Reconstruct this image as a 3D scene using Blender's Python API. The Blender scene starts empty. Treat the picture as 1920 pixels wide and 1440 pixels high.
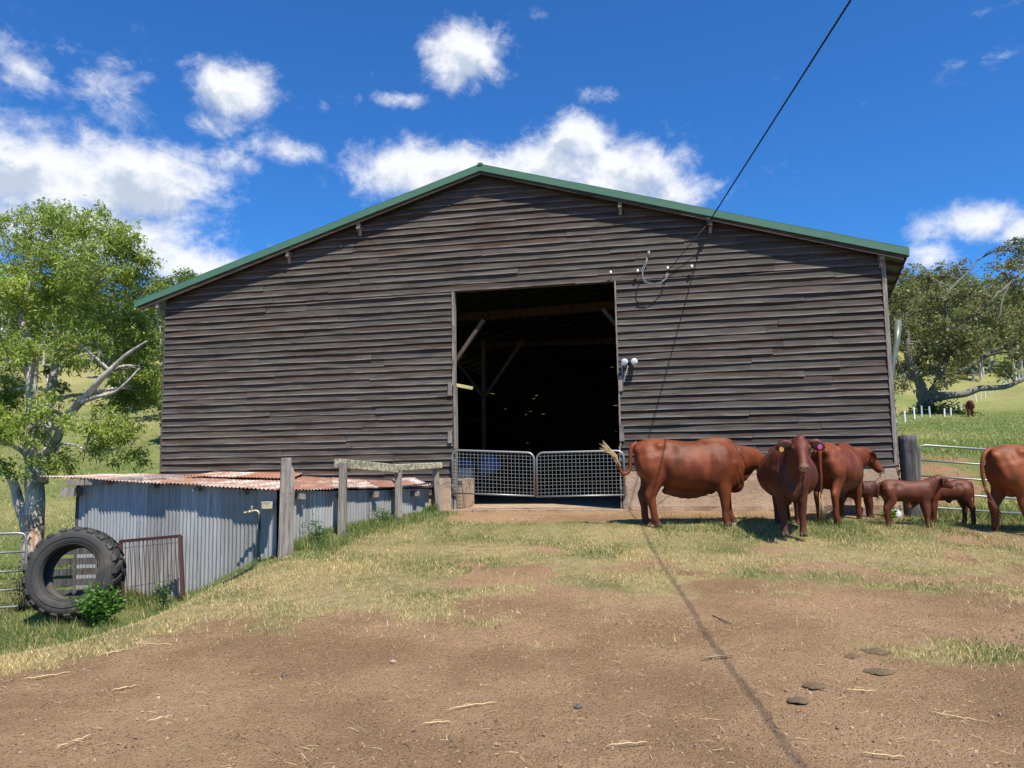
import bpy, bmesh, math, random
import numpy as np
from mathutils import Vector, Matrix, noise
rnd = random.Random(7)
npr = np.random.default_rng(11)
R = math.radians
C = bpy.context.scene.collection

# ------------------------------------------------------------------ camera
F = 1442.0                      # focal length in pixels of the 1920 px wide photograph
PITCH, ROLL, EYE = R(5.87), R(-0.96), Vector((0, 0, 1.6))
Fw = Vector((0, math.cos(PITCH), math.sin(PITCH)))
U0 = Vector((0, -math.sin(PITCH), math.cos(PITCH)))
R0 = Vector((1, 0, 0))
Rt = math.cos(ROLL)*R0 + math.sin(ROLL)*U0
Up = -math.sin(ROLL)*R0 + math.cos(ROLL)*U0
cam = bpy.data.cameras.new('camera'); camo = bpy.data.objects.new('camera', cam); C.objects.link(camo)
cam.sensor_width = 36; cam.lens = F/1920*36; cam.clip_end = 3000; cam.clip_start = .05
camo.matrix_world = Matrix(((Rt.x, Up.x, -Fw.x, EYE.x), (Rt.y, Up.y, -Fw.y, EYE.y), (Rt.z, Up.z, -Fw.z, EYE.z), (0, 0, 0, 1)))
bpy.context.scene.camera = camo
# ------------------------------------------------------------------ sun and exposure
SUN_AZ = Vector((0.48, -0.88)).normalized(); SUN_EL = R(60)
SUN_DIR = Vector((SUN_AZ.x*math.cos(SUN_EL), SUN_AZ.y*math.cos(SUN_EL), math.sin(SUN_EL)))
sl = bpy.data.lights.new('sun', 'SUN'); sl.energy = 4.8; sl.angle = R(.53); sl.color = (1, .935, .82)
so = bpy.data.objects.new('sun', sl); C.objects.link(so)
so.rotation_euler = SUN_DIR.to_track_quat('Z', 'Y').to_euler(); so.location = (20, -20, 40)
vs = bpy.context.scene.view_settings
vs.view_transform = 'Standard'; vs.look = 'None'; vs.exposure = 0.66; vs.gamma = 1; vs.use_curve_mapping = False
SKY_STRENGTH = .085

# ------------------------------------------------------------------ node helpers
class NT:
    def __init__(s, tree): s.t = tree; s.n = tree.nodes; s.l = tree.links
    def new(s, typ, **kw):
        nd = s.n.new(typ)
        for k, v in kw.items(): setattr(nd, k, v)
        return nd
    def put(s, sock, v):
        if isinstance(v, bpy.types.NodeSocket): s.l.new(v, sock)
        elif v is not None: sock.default_value = v
    def math(s, op, a, b=None, c=None, clamp=False):
        nd = s.new('ShaderNodeMath', operation=op); nd.use_clamp = clamp
        s.put(nd.inputs[0], a); s.put(nd.inputs[1], b) if b is not None else None
        if c is not None: s.put(nd.inputs[2], c)
        return nd.outputs[0]
    def mix(s, f, a, b, blend='MIX'):
        nd = s.new('ShaderNodeMix', data_type='RGBA', blend_type=blend)
        s.put(nd.inputs[0], f)
        for k, v in ((6, a), (7, b)):
            s.put(nd.inputs[k], (*v, 1) if isinstance(v, tuple) and len(v) == 3 else v)
        return nd.outputs[2]
    def noise(s, vec, scale, detail=4, rough=.55, dist=0):
        nd = s.new('ShaderNodeTexNoise'); s.put(nd.inputs['Vector'], vec)
        nd.inputs['Scale'].default_value = scale; nd.inputs['Detail'].default_value = detail
        nd.inputs['Roughness'].default_value = rough; nd.inputs['Distortion'].default_value = dist
        return nd.outputs['Fac']
    def ramp(s, f, lo, hi, a=0., b=1.):
        nd = s.new('ShaderNodeMapRange'); nd.interpolation_type = 'SMOOTHSTEP'
        s.put(nd.inputs[0], f); nd.inputs[1].default_value = lo; nd.inputs[2].default_value = hi
        nd.inputs[3].default_value = a; nd.inputs[4].default_value = b
        return nd.outputs[0]
    def scale(s, vec, xyz):
        nd = s.new('ShaderNodeMapping'); s.put(nd.inputs[0], vec); nd.inputs['Scale'].default_value = xyz
        return nd.outputs[0]
    def obj(s): return s.new('ShaderNodeTexCoord').outputs['Object']
    def attr(s, name):
        nd = s.new('ShaderNodeAttribute'); nd.attribute_name = name; return nd

# ------------------------------------------------------------------ sky with clouds
world = bpy.data.worlds.new('World'); bpy.context.scene.world = world; world.use_nodes = True
w = NT(world.node_tree); w.n.clear()
sky = w.new('ShaderNodeTexSky', sky_type='NISHITA'); sky.sun_disc = False
sky.sun_elevation = SUN_EL; sky.sun_rotation = math.atan2(SUN_AZ.x, SUN_AZ.y)
sky.altitude = 300; sky.air_density = 1.0; sky.dust_density = .25; sky.ozone_density = 2.5
def ray(px, py): return Fw + (px-960)/F*Rt - (py-720)/F*Up
def azel(px, py):
    d = ray(px, py).normalized(); return math.atan2(d.x, d.y), math.asin(d.z)
cg = bpy.data.node_groups.new('cloud_cover', 'ShaderNodeTree')
cg.interface.new_socket('Angles', in_out='INPUT', socket_type='NodeSocketVector')
cg.interface.new_socket('Cover', in_out='OUTPUT', socket_type='NodeSocketFloat')
g_ = NT(cg); gi = g_.new('NodeGroupInput').outputs[0]; go = g_.new('NodeGroupOutput').inputs[0]
# each cloud: where it stands in the sky, its half width and half height (sky pixels), its density
CLOUDS = [(60, 330, 175, 62, 1.15), (250, 345, 125, 60, 1.2), (330, 385, 80, 40, .8), (40, 245, 140, 55, .62), (60, 150, 90, 50, .52), (10, 90, 70, 24, .42),
          (200, 160, 75, 50, .56), (230, 215, 70, 40, .56), (205, 275, 80, 32, .62), (432, 172, 62, 42, 1.15), (400, 232, 70, 28, .66),
          (380, 290, 120, 28, .62), (520, 280, 95, 26, .66), (370, 500, 120, 36, 1.0), (150, 425, 210, 60, .9),
          (862, 102, 78, 46, 1.05), (850, 150, 40, 14, .6), (745, 188, 60, 16, .55), (1130, 176, 42, 20, .6), (1012, 28, 30, 12, .42), (606, 205, 14, 16, .3),
          (790, 320, 130, 42, 1.15), (900, 320, 120, 42, 1.1), (1020, 310, 110, 50, 1.1), (1085, 265, 62, 40, 1.1), (1160, 330, 110, 55, 1.15), (1270, 365, 75, 34, .8), (720, 330, 62, 46, .9),
          (1850, 415, 58, 30, 1.0), (1735, 430, 55, 26, .6), (1740, 475, 58, 32, .6), (1925, 432, 55, 30, .9), (1860, 100, 60, 16, .3), (1890, 10, 50, 14, .3)]
nz = g_.noise(g_.scale(gi, (1, 1.5, 1)), 9, 12, .66, .5)
nz2 = g_.noise(g_.scale(gi, (1, 1.2, 1)), 27, 8, .68, .3)
sep = g_.new('ShaderNodeSeparateXYZ'); g_.put(sep.inputs[0], gi)
ax, ay = sep.outputs[0], sep.outputs[1]
cur = None
for (px, py, rx, ry, k) in CLOUDS:
    a0, e0 = azel(px, py)
    dx = g_.math('MULTIPLY', g_.math('SUBTRACT', ax, a0), F/rx/1.25)
    dy = g_.math('MULTIPLY', g_.math('SUBTRACT', ay, e0), F/ry/1.25)
    d2 = g_.math('ADD', g_.math('MULTIPLY', dx, dx), g_.math('MULTIPLY', dy, dy))
    v = g_.math('MULTIPLY', g_.math('POWER', 2.718, g_.math('MULTIPLY', d2, -1.1)), k)
    cur = v if cur is None else g_.math('SMOOTH_MAX', cur, v, .12)
tot = g_.math('ADD', cur, g_.math('ADD', g_.math('MULTIPLY', g_.math('SUBTRACT', nz, .5), 1.35), g_.math('MULTIPLY', g_.math('SUBTRACT', nz2, .5), .95)))
g_.put(go, g_.math('MULTIPLY', g_.ramp(tot, .24, 1.0), g_.ramp(cur, .02, .2)))
tc = w.new('ShaderNodeTexCoord').outputs['Generated']
s3 = w.new('ShaderNodeSeparateXYZ'); w.put(s3.inputs[0], tc)
az = w.math('ARCTAN2', s3.outputs[0], s3.outputs[1]); el = w.math('ARCSINE', s3.outputs[2])
def cover(da, de):
    cb = w.new('ShaderNodeCombineXYZ'); w.put(cb.inputs[0], w.math('ADD', az, da)); w.put(cb.inputs[1], w.math('ADD', el, de))
    gn = w.new('ShaderNodeGroup'); gn.node_tree = cg; w.put(gn.inputs[0], cb.outputs[0]); return gn.outputs[0], cb.outputs[0]
d0, av = cover(0, 0); d1, _ = cover(.008, .022)
shade = w.math('MULTIPLY', w.ramp(d1, .5, 1.0), w.ramp(w.noise(av, 14, 5, .6), .38, .62))
ccol = w.mix(shade, (7.6, 7.7, 7.9), (4.3, 4.9, 5.9))
skyc = w.mix(1., sky.outputs[0], (.27, .74, 1.28), 'MULTIPLY')
full = w.mix(w.math('MULTIPLY', d0, .96), skyc, ccol)
bg = w.new('ShaderNodeBackground'); w.put(bg.inputs[0], full); bg.inputs[1].default_value = SKY_STRENGTH
w.put(w.new('ShaderNodeOutputWorld').inputs[0], bg.outputs[0])

# ------------------------------------------------------------------ measuring helpers
def at(px, py, Y):                      # point at distance Y in front of the viewer
    d = ray(px, py); return EYE + d*(Y/d.y)
TH = R(11.65)
WO = Vector((0, 15.5, 0)); WA = Vector((math.cos(TH), -math.sin(TH), 0)); WN = Vector((math.sin(TH), math.cos(TH), 0))
def wall(px, py, off=0.):               # point on the barn front (off = metres behind it), in barn coordinates
    d = ray(px, py); t = (WN.dot(WO)+off-WN.dot(EYE))/WN.dot(d); p = EYE+d*t
    return Vector((WA.dot(p-WO), off, p.z))
def smooth(a, b, x):
    t = min(1, max(0, (x-a)/(b-a))); return t*t*(3-2*t)
def interp(pts, x):
    if x <= pts[0][0]: return pts[0][1]
    for (a, u), (b, v) in zip(pts, pts[1:]):
        if x <= b: return u+(v-u)*(x-a)/(b-a)
    return pts[-1][1]
def fbm(x, y, s, o=3):
    return noise.fractal(Vector((x*s, y*s, 3.3)), 1.0, 2.0, o)
YARD = [(-60, -.6), (0, 0), (4, 0), (7, .12), (9, .25), (11.3, .40), (12.6, .56), (15, .66), (20, .7)]
LEFT = [(14, -.2), (16, -.4), (20, -1.2), (28, -1.6), (40, -.8), (60, 3), (100, 14), (150, 27), (200, 38), (330, 42)]
RIGHT = [(14, .6), (16.3, .62), (18, 1.0), (20, 1.55), (40, 2.5), (78, 5.6), (120, 12.8), (160, 26), (220, 44), (330, 50)]
def ground(x, y):
    near = interp(YARD, y) - .9*smooth(0, 2.6, -x-2.9)*smooth(5.5, 10, y) - .05*max(0, x-5)*smooth(6, 10, y) - .06*max(0, -x-6)
    if y > 14.5:
        q = smooth(-.35, -.05, x/y)
        far = interp(LEFT, y)*(1-q)+interp(RIGHT, y)*q
        far += max(0, y-30)*.035*fbm(x, y, .02, 2)*smooth(30, 60, y)
        t = smooth(14.5, 18, y); near = near*(1-t)+far*t
        if y < 40:
            dx, dy = x, y-15.5; aa = dx*math.cos(TH)-dy*math.sin(TH); bb = dx*math.sin(TH)+dy*math.cos(TH); aa -= bb*math.tan(R(10))
            if -7.95 < aa < 7.3 and .1 < bb < 19.3: near = min(near, .45)
    return near
def on(px, py):                         # where the sight line meets the ground
    d = ray(px, py); t = 2.
    for _ in range(4000):
        p = EYE+d*t
        if p.z <= ground(p.x, p.y): return Vector((p.x, p.y, ground(p.x, p.y)))
        t += .02+t*.002
    return p

# ------------------------------------------------------------------ materials
def mat(name, build, rough=.8, spec=.3, metal=0.):
    m = bpy.data.materials.new(name); m.use_nodes = True; t = NT(m.node_tree)
    b = m.node_tree.nodes['Principled BSDF']
    b.inputs['Roughness'].default_value = rough; b.inputs['Specular IOR Level'].default_value = spec; b.inputs['Metallic'].default_value = metal
    r = build(t)
    col, bump = r[0], (r[1] if len(r) > 1 else None)
    t.put(b.inputs['Base Color'], (*col, 1) if isinstance(col, tuple) else col)
    if bump is not None:
        bn = t.new('ShaderNodeBump'); bn.inputs['Strength'].default_value = r[2]; bn.inputs['Distance'].default_value = r[3]
        t.put(bn.inputs['Height'], bump); t.put(b.inputs['Normal'], bn.outputs[0])
    if len(r) > 4: t.put(b.inputs['Roughness'], r[4])
    return m
def simple(name, c, rough=.7, var=.35, scale=14, metal=0., spec=.3, bump=.3):
    def f(t):
        n = t.noise(t.obj(), scale, 5)
        d = tuple(x*(1-var) for x in c); e = tuple(min(1, x*(1+var)) for x in c)
        return t.mix(n, d, e), n, bump, .01
    return mat(name, f, rough, spec, metal)
def board_f(t):
    o = t.obj(); a = t.attr('tint').outputs['Color']; s = t.new('ShaderNodeSeparateColor'); t.put(s.inputs[0], a)
    r1, v, r2 = s.outputs[0], s.outputs[1], s.outputs[2]
    grain = t.noise(t.scale(o, (1.3, 30, 60)), 1.6, 7, .68, .4)
    fine = t.noise(t.scale(o, (3, 60, 160)), 2., 4, .7)
    blot = t.noise(t.scale(o, (.6, 1, 3.5)), 1.7, 4, .6)
    grey = t.mix(t.ramp(grain, .25, .75), (.022, .020, .017), (.140, .125, .107))
    brown = t.mix(t.ramp(grain, .25, .75), (.022, .013, .009), (.10, .052, .032))
    # protected upper part of every board keeps its brown, the exposed lower edge is silvered
    kb = t.math('MULTIPLY', t.ramp(t.math('ADD', v, t.math('MULTIPLY', t.math('SUBTRACT', blot, .5), 1.9)), .12, .70), .92)
    kb = t.math('MULTIPLY', kb, t.ramp(r2, 0, 1, .35, 1.))
    c = t.mix(kb, grey, brown)
    edge = t.noise(t.scale(o, (.9, 1, 7)), 1.3, 4, .6)
    c = t.mix(t.math('MULTIPLY', t.math('MULTIPLY', t.ramp(v, .26, .0), t.ramp(edge, .38, .6)), .62), c, (.27, .25, .225))
    hsv = t.new('ShaderNodeHueSaturation'); t.put(hsv.inputs['Color'], c); t.put(hsv.inputs['Value'], t.math('MULTIPLY_ADD', r1, .28, .78))
    c = t.mix(t.math('MULTIPLY', t.ramp(fine, .58, .75), .55), hsv.outputs[0], (.02, .016, .014))
    return c, t.math('ADD', grain, t.math('MULTIPLY', fine, .5)), .55, .006
M_BOARD = mat('weathered_board', board_f, .85, .25)
def timber_f(dark, light, sc=(25, 25, 1.4)):
    def f(t):
        o = t.obj(); g = t.noise(t.scale(o, sc), 1.5, 7, .7, .5); b = t.noise(o, 4, 4)
        cr = t.ramp(t.noise(t.scale(o, (sc[0]*2, sc[1]*2, sc[2])), 1.2, 3, .6), .62, .7)
        c = t.mix(t.ramp(g, .3, .7), dark, light)
        c = t.mix(t.math('MULTIPLY', t.ramp(b, .55, .7), .5), c, tuple(x*.45 for x in dark))
        return t.mix(t.math('MULTIPLY', cr, .8), c, (.015, .012, .01)), g, .7, .012
    return f
M_POST = mat('silvered_post_timber', timber_f((.12, .10, .085), (.34, .30, .26)), .9)
M_STRAINER = mat('dark_strainer_timber', timber_f((.03, .027, .025), (.15, .14, .13)), .9)
M_INNER = mat('interior_timber', timber_f((.055, .042, .032), (.13, .10, .072)), .9)
def lichen_f(t):
    o = t.obj(); g = t.noise(t.scale(o, (1.4, 1.4, 12)), 2.2, 6, .7)
    c = t.mix(g, (.13, .11, .08), (.30, .27, .20)); l = t.ramp(t.noise(o, 14, 5, .65), .44, .56)
    c = t.mix(l, c, (.42, .40, .27)); k = t.ramp(t.noise(o, 24, 4, .7), .6, .7)
    return t.mix(k, c, (.05, .05, .035)), g, .6, .01
M_LICHEN = mat('lichen_covered_timber', lichen_f, .95)
def conc_f(t):
    o = t.obj(); a = t.noise(o, 3, 6, .6); b = t.noise(o, 22, 5, .65)
    c = t.mix(a, (.30, .20, .135), (.52, .40, .29))
    c = t.mix(t.math('MULTIPLY', t.ramp(b, .5, .72), .5), c, (.22, .13, .08))
    s = t.new('ShaderNodeSeparateXYZ'); t.put(s.inputs[0], o)
    c = t.mix(t.math('MULTIPLY', t.ramp(t.math('ADD', s.outputs[2], t.math('MULTIPLY', a, .5)), 1.05, .8), .5), c, (.20, .12, .08))
    cr = t.new('ShaderNodeTexVoronoi', feature='DISTANCE_TO_EDGE'); t.put(cr.inputs[0], t.mix(.12, o, t.noise(o, 6, 4))); cr.inputs['Scale'].default_value = 1.3
    return t.mix(t.ramp(cr.outputs[0], .012, .0), c, (.06, .04, .03)), b, .6, .02
M_CONC = mat('soiled_concrete', conc_f, .95)
def green_f(t):
    o = t.obj(); n = t.noise(t.scale(o, (1, 1, 5)), 3, 5)
    return t.mix(n, (.06, .145, .085), (.09, .195, .12)),
M_GREEN = mat('green_painted_steel', green_f, .42, .5)
def galv_f(t):
    o = t.obj(); a = t.attr('tint').outputs['Color']; s = t.new('ShaderNodeSeparateColor'); t.put(s.inputs[0], a)
    n = t.noise(t.scale(o, (14, 14, 1.6)), 1.5, 6, .65); m = t.noise(o, 30, 5, .7); k = t.noise(t.scale(o, (1, 1, .6)), 3.2, 4)
    c = t.mix(n, (.235, .235, .235), (.46, .46, .455)); st = t.noise(t.scale(o, (9, 9, .5)), 1.3, 5, .7); c = t.mix(s.outputs[0], c, (.25, .24, .22)); c = t.mix(t.math('MULTIPLY', t.ramp(st, .52, .66), .55), c, (.13, .13, .125)); c = t.mix(t.math('MULTIPLY', t.ramp(st, .42, .32), .6), c, (.62, .63, .62))
    c = t.mix(t.math('MULTIPLY', t.ramp(m, .58, .68), .35), c, (.62, .65, .68))
    c = t.mix(t.math('MULTIPLY', t.ramp(k, .55, .72), t.math('MULTIPLY', s.outputs[1], .8)), c, (.16, .15, .13))
    z = t.new('ShaderNodeSeparateXYZ'); t.put(z.inputs[0], o)
    c = t.mix(t.math('MULTIPLY', t.ramp(m, .62, .75), s.outputs[1]), c, (.20, .10, .05))
    return t.mix(t.math('MULTIPLY', t.ramp(t.math('ADD', s.outputs[2], t.math('MULTIPLY', k, .25)), .28, .08), .55), c, (.32, .24, .15)), m, .15, .004
M_GALV = mat('weathered_galvanised_sheet', galv_f, .55, .4, .08)
def rust_f(t):
    o = t.obj(); a = t.attr('tint').outputs['Color']; s = t.new('ShaderNodeSeparateColor'); t.put(s.inputs[0], a)
    n = t.noise(t.scale(o, (5, 1.4, 2)), .8, 7, .7, .6); m = t.noise(o, 18, 5, .7)
    c = t.mix(t.ramp(n, .35, .65), (.36, .19, .125), (.22, .09, .06))
    z = t.ramp(t.math('ADD', t.math('ADD', n, t.math('MULTIPLY', m, .5)), s.outputs[0]), .74, .98)
    return t.mix(z, c, (.66, .62, .57)), m, .2, .004
M_RUST = mat('rusted_roof_sheet', rust_f, .75, .25)
M_RUSTBAR = simple('rusty_steel_bar', (.060, .027, .021), .85, .5, 40)
M_PIPE = simple('galvanised_pipe', (.30, .315, .31), .5, .15, 30, .75, .5, .05)
M_WIRE = simple('galvanised_wire', (.42, .42, .38), .45, .25, 60, .5)
M_BRASS = simple('old_brass', (.42, .36, .24), .5, .3, 60, .4)
M_DARKPIPE = simple('dark_poly_pipe', (.012, .022, .018), .5, .3, 20)
M_BLACK = simple('black_cable', (.012, .012, .016), .55, .2, 60)
M_GREYCABLE = simple('grey_cable', (.20, .21, .22), .6, .2, 60)
M_WHITE = simple('white_porcelain', (.72, .72, .70), .3, .08, 30)
M_GLASSY = simple('frosted_lamp_glass', (.62, .66, .66), .15, .12, 30, .1, .6)
M_DARKMETAL = simple('dark_bracket_metal', (.03, .03, .032), .5, .3, 30)
M_BLUE = simple('blue_plastic', (.025, .10, .26), .4, .2, 12)
M_PALEBAG = simple('pale_plastic', (.5, .55, .58), .5, .2, 12)
M_DOWNPIPE = simple('grey_green_downpipe', (.13, .155, .135), .4, .15, 10, .2)  # plain grey-green finish of the downpipe itself
def tyre_f(t):
    o = t.obj(); a = t.noise(o, 3.2, 5); b = t.noise(o, 40, 5, .7)
    c = t.mix(b, (.024, .023, .022), (.050, .048, .045))
    return t.mix(t.math('MULTIPLY', t.ramp(a, .45, .7), .7), c, (.10, .085, .07)), b, .3, .004
M_TYRE = mat('old_rubber', tyre_f, .72, .35)
M_PICKET = simple('white_painted_picket', (.72, .76, .76), .5, .08, 5)
M_STONE = simple('field_stone', (.36, .25, .19), .85, .4, 18)
M_STICK = simple('brown_stick', (.26, .18, .11), .9, .3, 30)
M_DARKSTONE = simple('dark_stone', (.09, .085, .085), .85, .4, 40)
M_DUNG = simple('fresh_dung', (.115, .080, .045), .9, .6, 22, bump=1)
M_STRAW = simple('straw_stalk', (.56, .43, .23), .7, .2, 30)
def hide(name, a, b, gloss=.46):
    def f(t):
        o = t.obj(); n = t.noise(o, 3.0, 5, .6); h = t.noise(t.scale(o, (14, 60, 60)), 3, 5, .6)
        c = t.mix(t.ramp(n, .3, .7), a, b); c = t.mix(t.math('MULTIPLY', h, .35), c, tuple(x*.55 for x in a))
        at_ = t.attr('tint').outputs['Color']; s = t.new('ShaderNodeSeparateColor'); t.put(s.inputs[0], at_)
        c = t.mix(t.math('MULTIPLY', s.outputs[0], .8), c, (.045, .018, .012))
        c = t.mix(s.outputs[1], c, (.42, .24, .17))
        return c, t.math('ADD', h, t.math('MULTIPLY', t.noise(o, 9, 4), .8)), .35, .012
    return mat(name, f, gloss, .22)
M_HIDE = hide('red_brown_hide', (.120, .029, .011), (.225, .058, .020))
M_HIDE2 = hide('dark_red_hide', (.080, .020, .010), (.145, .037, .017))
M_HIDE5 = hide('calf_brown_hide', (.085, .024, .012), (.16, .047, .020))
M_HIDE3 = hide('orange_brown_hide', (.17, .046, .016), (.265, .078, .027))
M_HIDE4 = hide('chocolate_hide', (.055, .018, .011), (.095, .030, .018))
M_HOOF = simple('hoof_horn', (.055, .035, .028), .5, .3, 40)
M_EYE = simple('dark_eye', (.008, .006, .005), .12, .1, 10, spec=.6, bump=0)
M_EARIN = simple('inner_ear_skin', (.055, .028, .02), .8, .3, 20)
M_SWITCH = simple('tail_hair', (.42, .30, .15), .8, .4, 60)
M_SWITCHD = simple('dark_tail_hair', (.16, .05, .03), .8, .4, 60)
M_PINK = simple('pink_ear_tag', (.75, .12, .42), .4, .05, 5, bump=0)
M_YELLOW = simple('yellow_ear_tag', (.80, .48, .10), .4, .05, 5, bump=0)
M_BLUETAG = simple('blue_ear_tag', (.10, .35, .78), .4, .05, 5, bump=0)
def leaf_mat(name, trans=.35):
    m = bpy.data.materials.new(name); m.use_nodes = True; t = NT(m.node_tree); b = m.node_tree.nodes['Principled BSDF']
    a = t.attr('tint').outputs['Color']; t.put(b.inputs['Base Color'], a); b.inputs['Roughness'].default_value = .5; b.inputs['Specular IOR Level'].default_value = .35
    tr = t.new('ShaderNodeBsdfTranslucent'); t.put(tr.inputs[0], t.mix(1., a, (1.1, 1.25, .45), 'MULTIPLY'))
    mx = t.new('ShaderNodeMixShader'); mx.inputs[0].default_value = trans
    t.l.new(b.outputs[0], mx.inputs[1]); t.l.new(tr.outputs[0], mx.inputs[2])
    t.l.new(mx.outputs[0], m.node_tree.nodes['Material Output'].inputs[0]); return m
M_LEAF = leaf_mat('leaf'); M_BLADE = leaf_mat('grass_blade', .3)
def bark_f(t):
    o = t.obj(); a = t.noise(t.scale(o, (1, 1, .35)), 3.2, 5, .6, .6); b = t.noise(t.scale(o, (1, 1, .3)), 14, 5, .6)
    c = t.mix(t.ramp(a, .4, .6), (.30, .28, .25), (.54, .51, .46))
    c = t.mix(t.math('MULTIPLY', t.ramp(b, .5, .68), .6), c, (.22, .15, .10))
    s = t.new('ShaderNodeSeparateXYZ'); t.put(s.inputs[0], o)
    low = t.ramp(t.math('ADD', s.outputs[2], t.math('MULTIPLY', t.math('SUBTRACT', a, .5), .8)), 1.9, 1.4)
    c = t.mix(low, c, t.mix(t.ramp(b, .4, .6), (.30, .18, .11), (.46, .40, .34)))
    return c, t.math('ADD', a, b), .6, .03
M_BARK = mat('smooth_gum_bark', bark_f, .85)
M_FIGBARK = simple('pale_fig_bark', (.165, .15, .125), .9, .45, 1.2)
def ground_f(t):
    o = t.obj(); a = t.attr('cover').outputs['Color']; s = t.new('ShaderNodeSeparateColor'); t.put(s.inputs[0], a)
    grass, dry, orange = s.outputs
    n1 = t.noise(o, .7, 5, .6); n2 = t.noise(o, 7, 6, .65); n3 = t.noise(o, 42, 5, .7); n4 = t.noise(o, 160, 3, .7)
    dirt = t.mix(t.ramp(n1, .36, .64), (.36, .216, .112), (.55, .345, .192))
    dirt = t.mix(t.math('MULTIPLY', t.ramp(n2, .55, .75), .45), dirt, (.26, .155, .088))
    dirt = t.mix(t.math('MULTIPLY', t.ramp(n3, .52, .66), .5), dirt, (.56, .385, .235))
    dirt = t.mix(t.math('MULTIPLY', t.ramp(n3, .46, .34), .55), dirt, (.20, .12, .068))
    dirt = t.mix(t.math('MULTIPLY', t.ramp(n4, .58, .70), .6), dirt, (.50, .41, .30))
    dirt = t.mix(t.math('MULTIPLY', t.ramp(n4, .42, .30), .55), dirt, (.10, .06, .04))
    vo = t.new('ShaderNodeTexVoronoi'); t.put(vo.inputs[0], t.scale(o, (1, 1.3, 1))); vo.inputs['Scale'].default_value = 58; vs2 = t.new('ShaderNodeSeparateColor'); t.put(vs2.inputs[0], vo.outputs['Color'])
    chip = t.ramp(vo.outputs['Distance'], .42, .30)
    dirt = t.mix(t.math('MULTIPLY', chip, t.ramp(vs2.outputs[0], .80, .84)), dirt, (.56, .43, .29))
    dirt = t.mix(t.math('MULTIPLY', chip, t.ramp(vs2.outputs[1], .78, .82)), dirt, (.15, .085, .05))
    dirt = t.mix(orange, dirt, t.mix(n2, (.33, .16, .07), (.42, .30, .19)))
    n0 = t.noise(o, .12, 6, .62); n5 = t.noise(o, .9, 5, .6)
    gr = t.mix(t.ramp(t.math('ADD', t.math('MULTIPLY', n2, .4), t.math('ADD', t.math('MULTIPLY', n0, .35), t.math('MULTIPLY', n5, .25))), .38, .60), (.095, .135, .032), (.215, .255, .075))
    gr = t.mix(t.math('MULTIPLY', dry, t.ramp(n2, .3, .6, .5, 1.)), gr, t.mix(n3, (.44, .33, .15), (.66, .51, .28)))
    gr = t.mix(t.math('MULTIPLY', t.ramp(n3, .5, .7), .4), gr, (.055, .07, .02))
    k = t.ramp(t.math('ADD', grass, t.math('MULTIPLY', t.math('SUBTRACT', t.math('ADD', n2, n3), 1.), 1.1)), .28, .72)
    c = t.mix(k, dirt, gr)
    h = t.math('ADD', t.math('MULTIPLY', n2, 1.0), t.math('ADD', t.math('MULTIPLY', n3, 1.3), t.math('MULTIPLY', n4, .6)))
    h = t.math('ADD', h, t.math('MULTIPLY', t.math('MULTIPLY', chip, vs2.outputs[2]), .5))
    return c, h, .95, .045
M_GROUND = mat('ground_soil_and_grass', ground_f, .95, .1)

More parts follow.
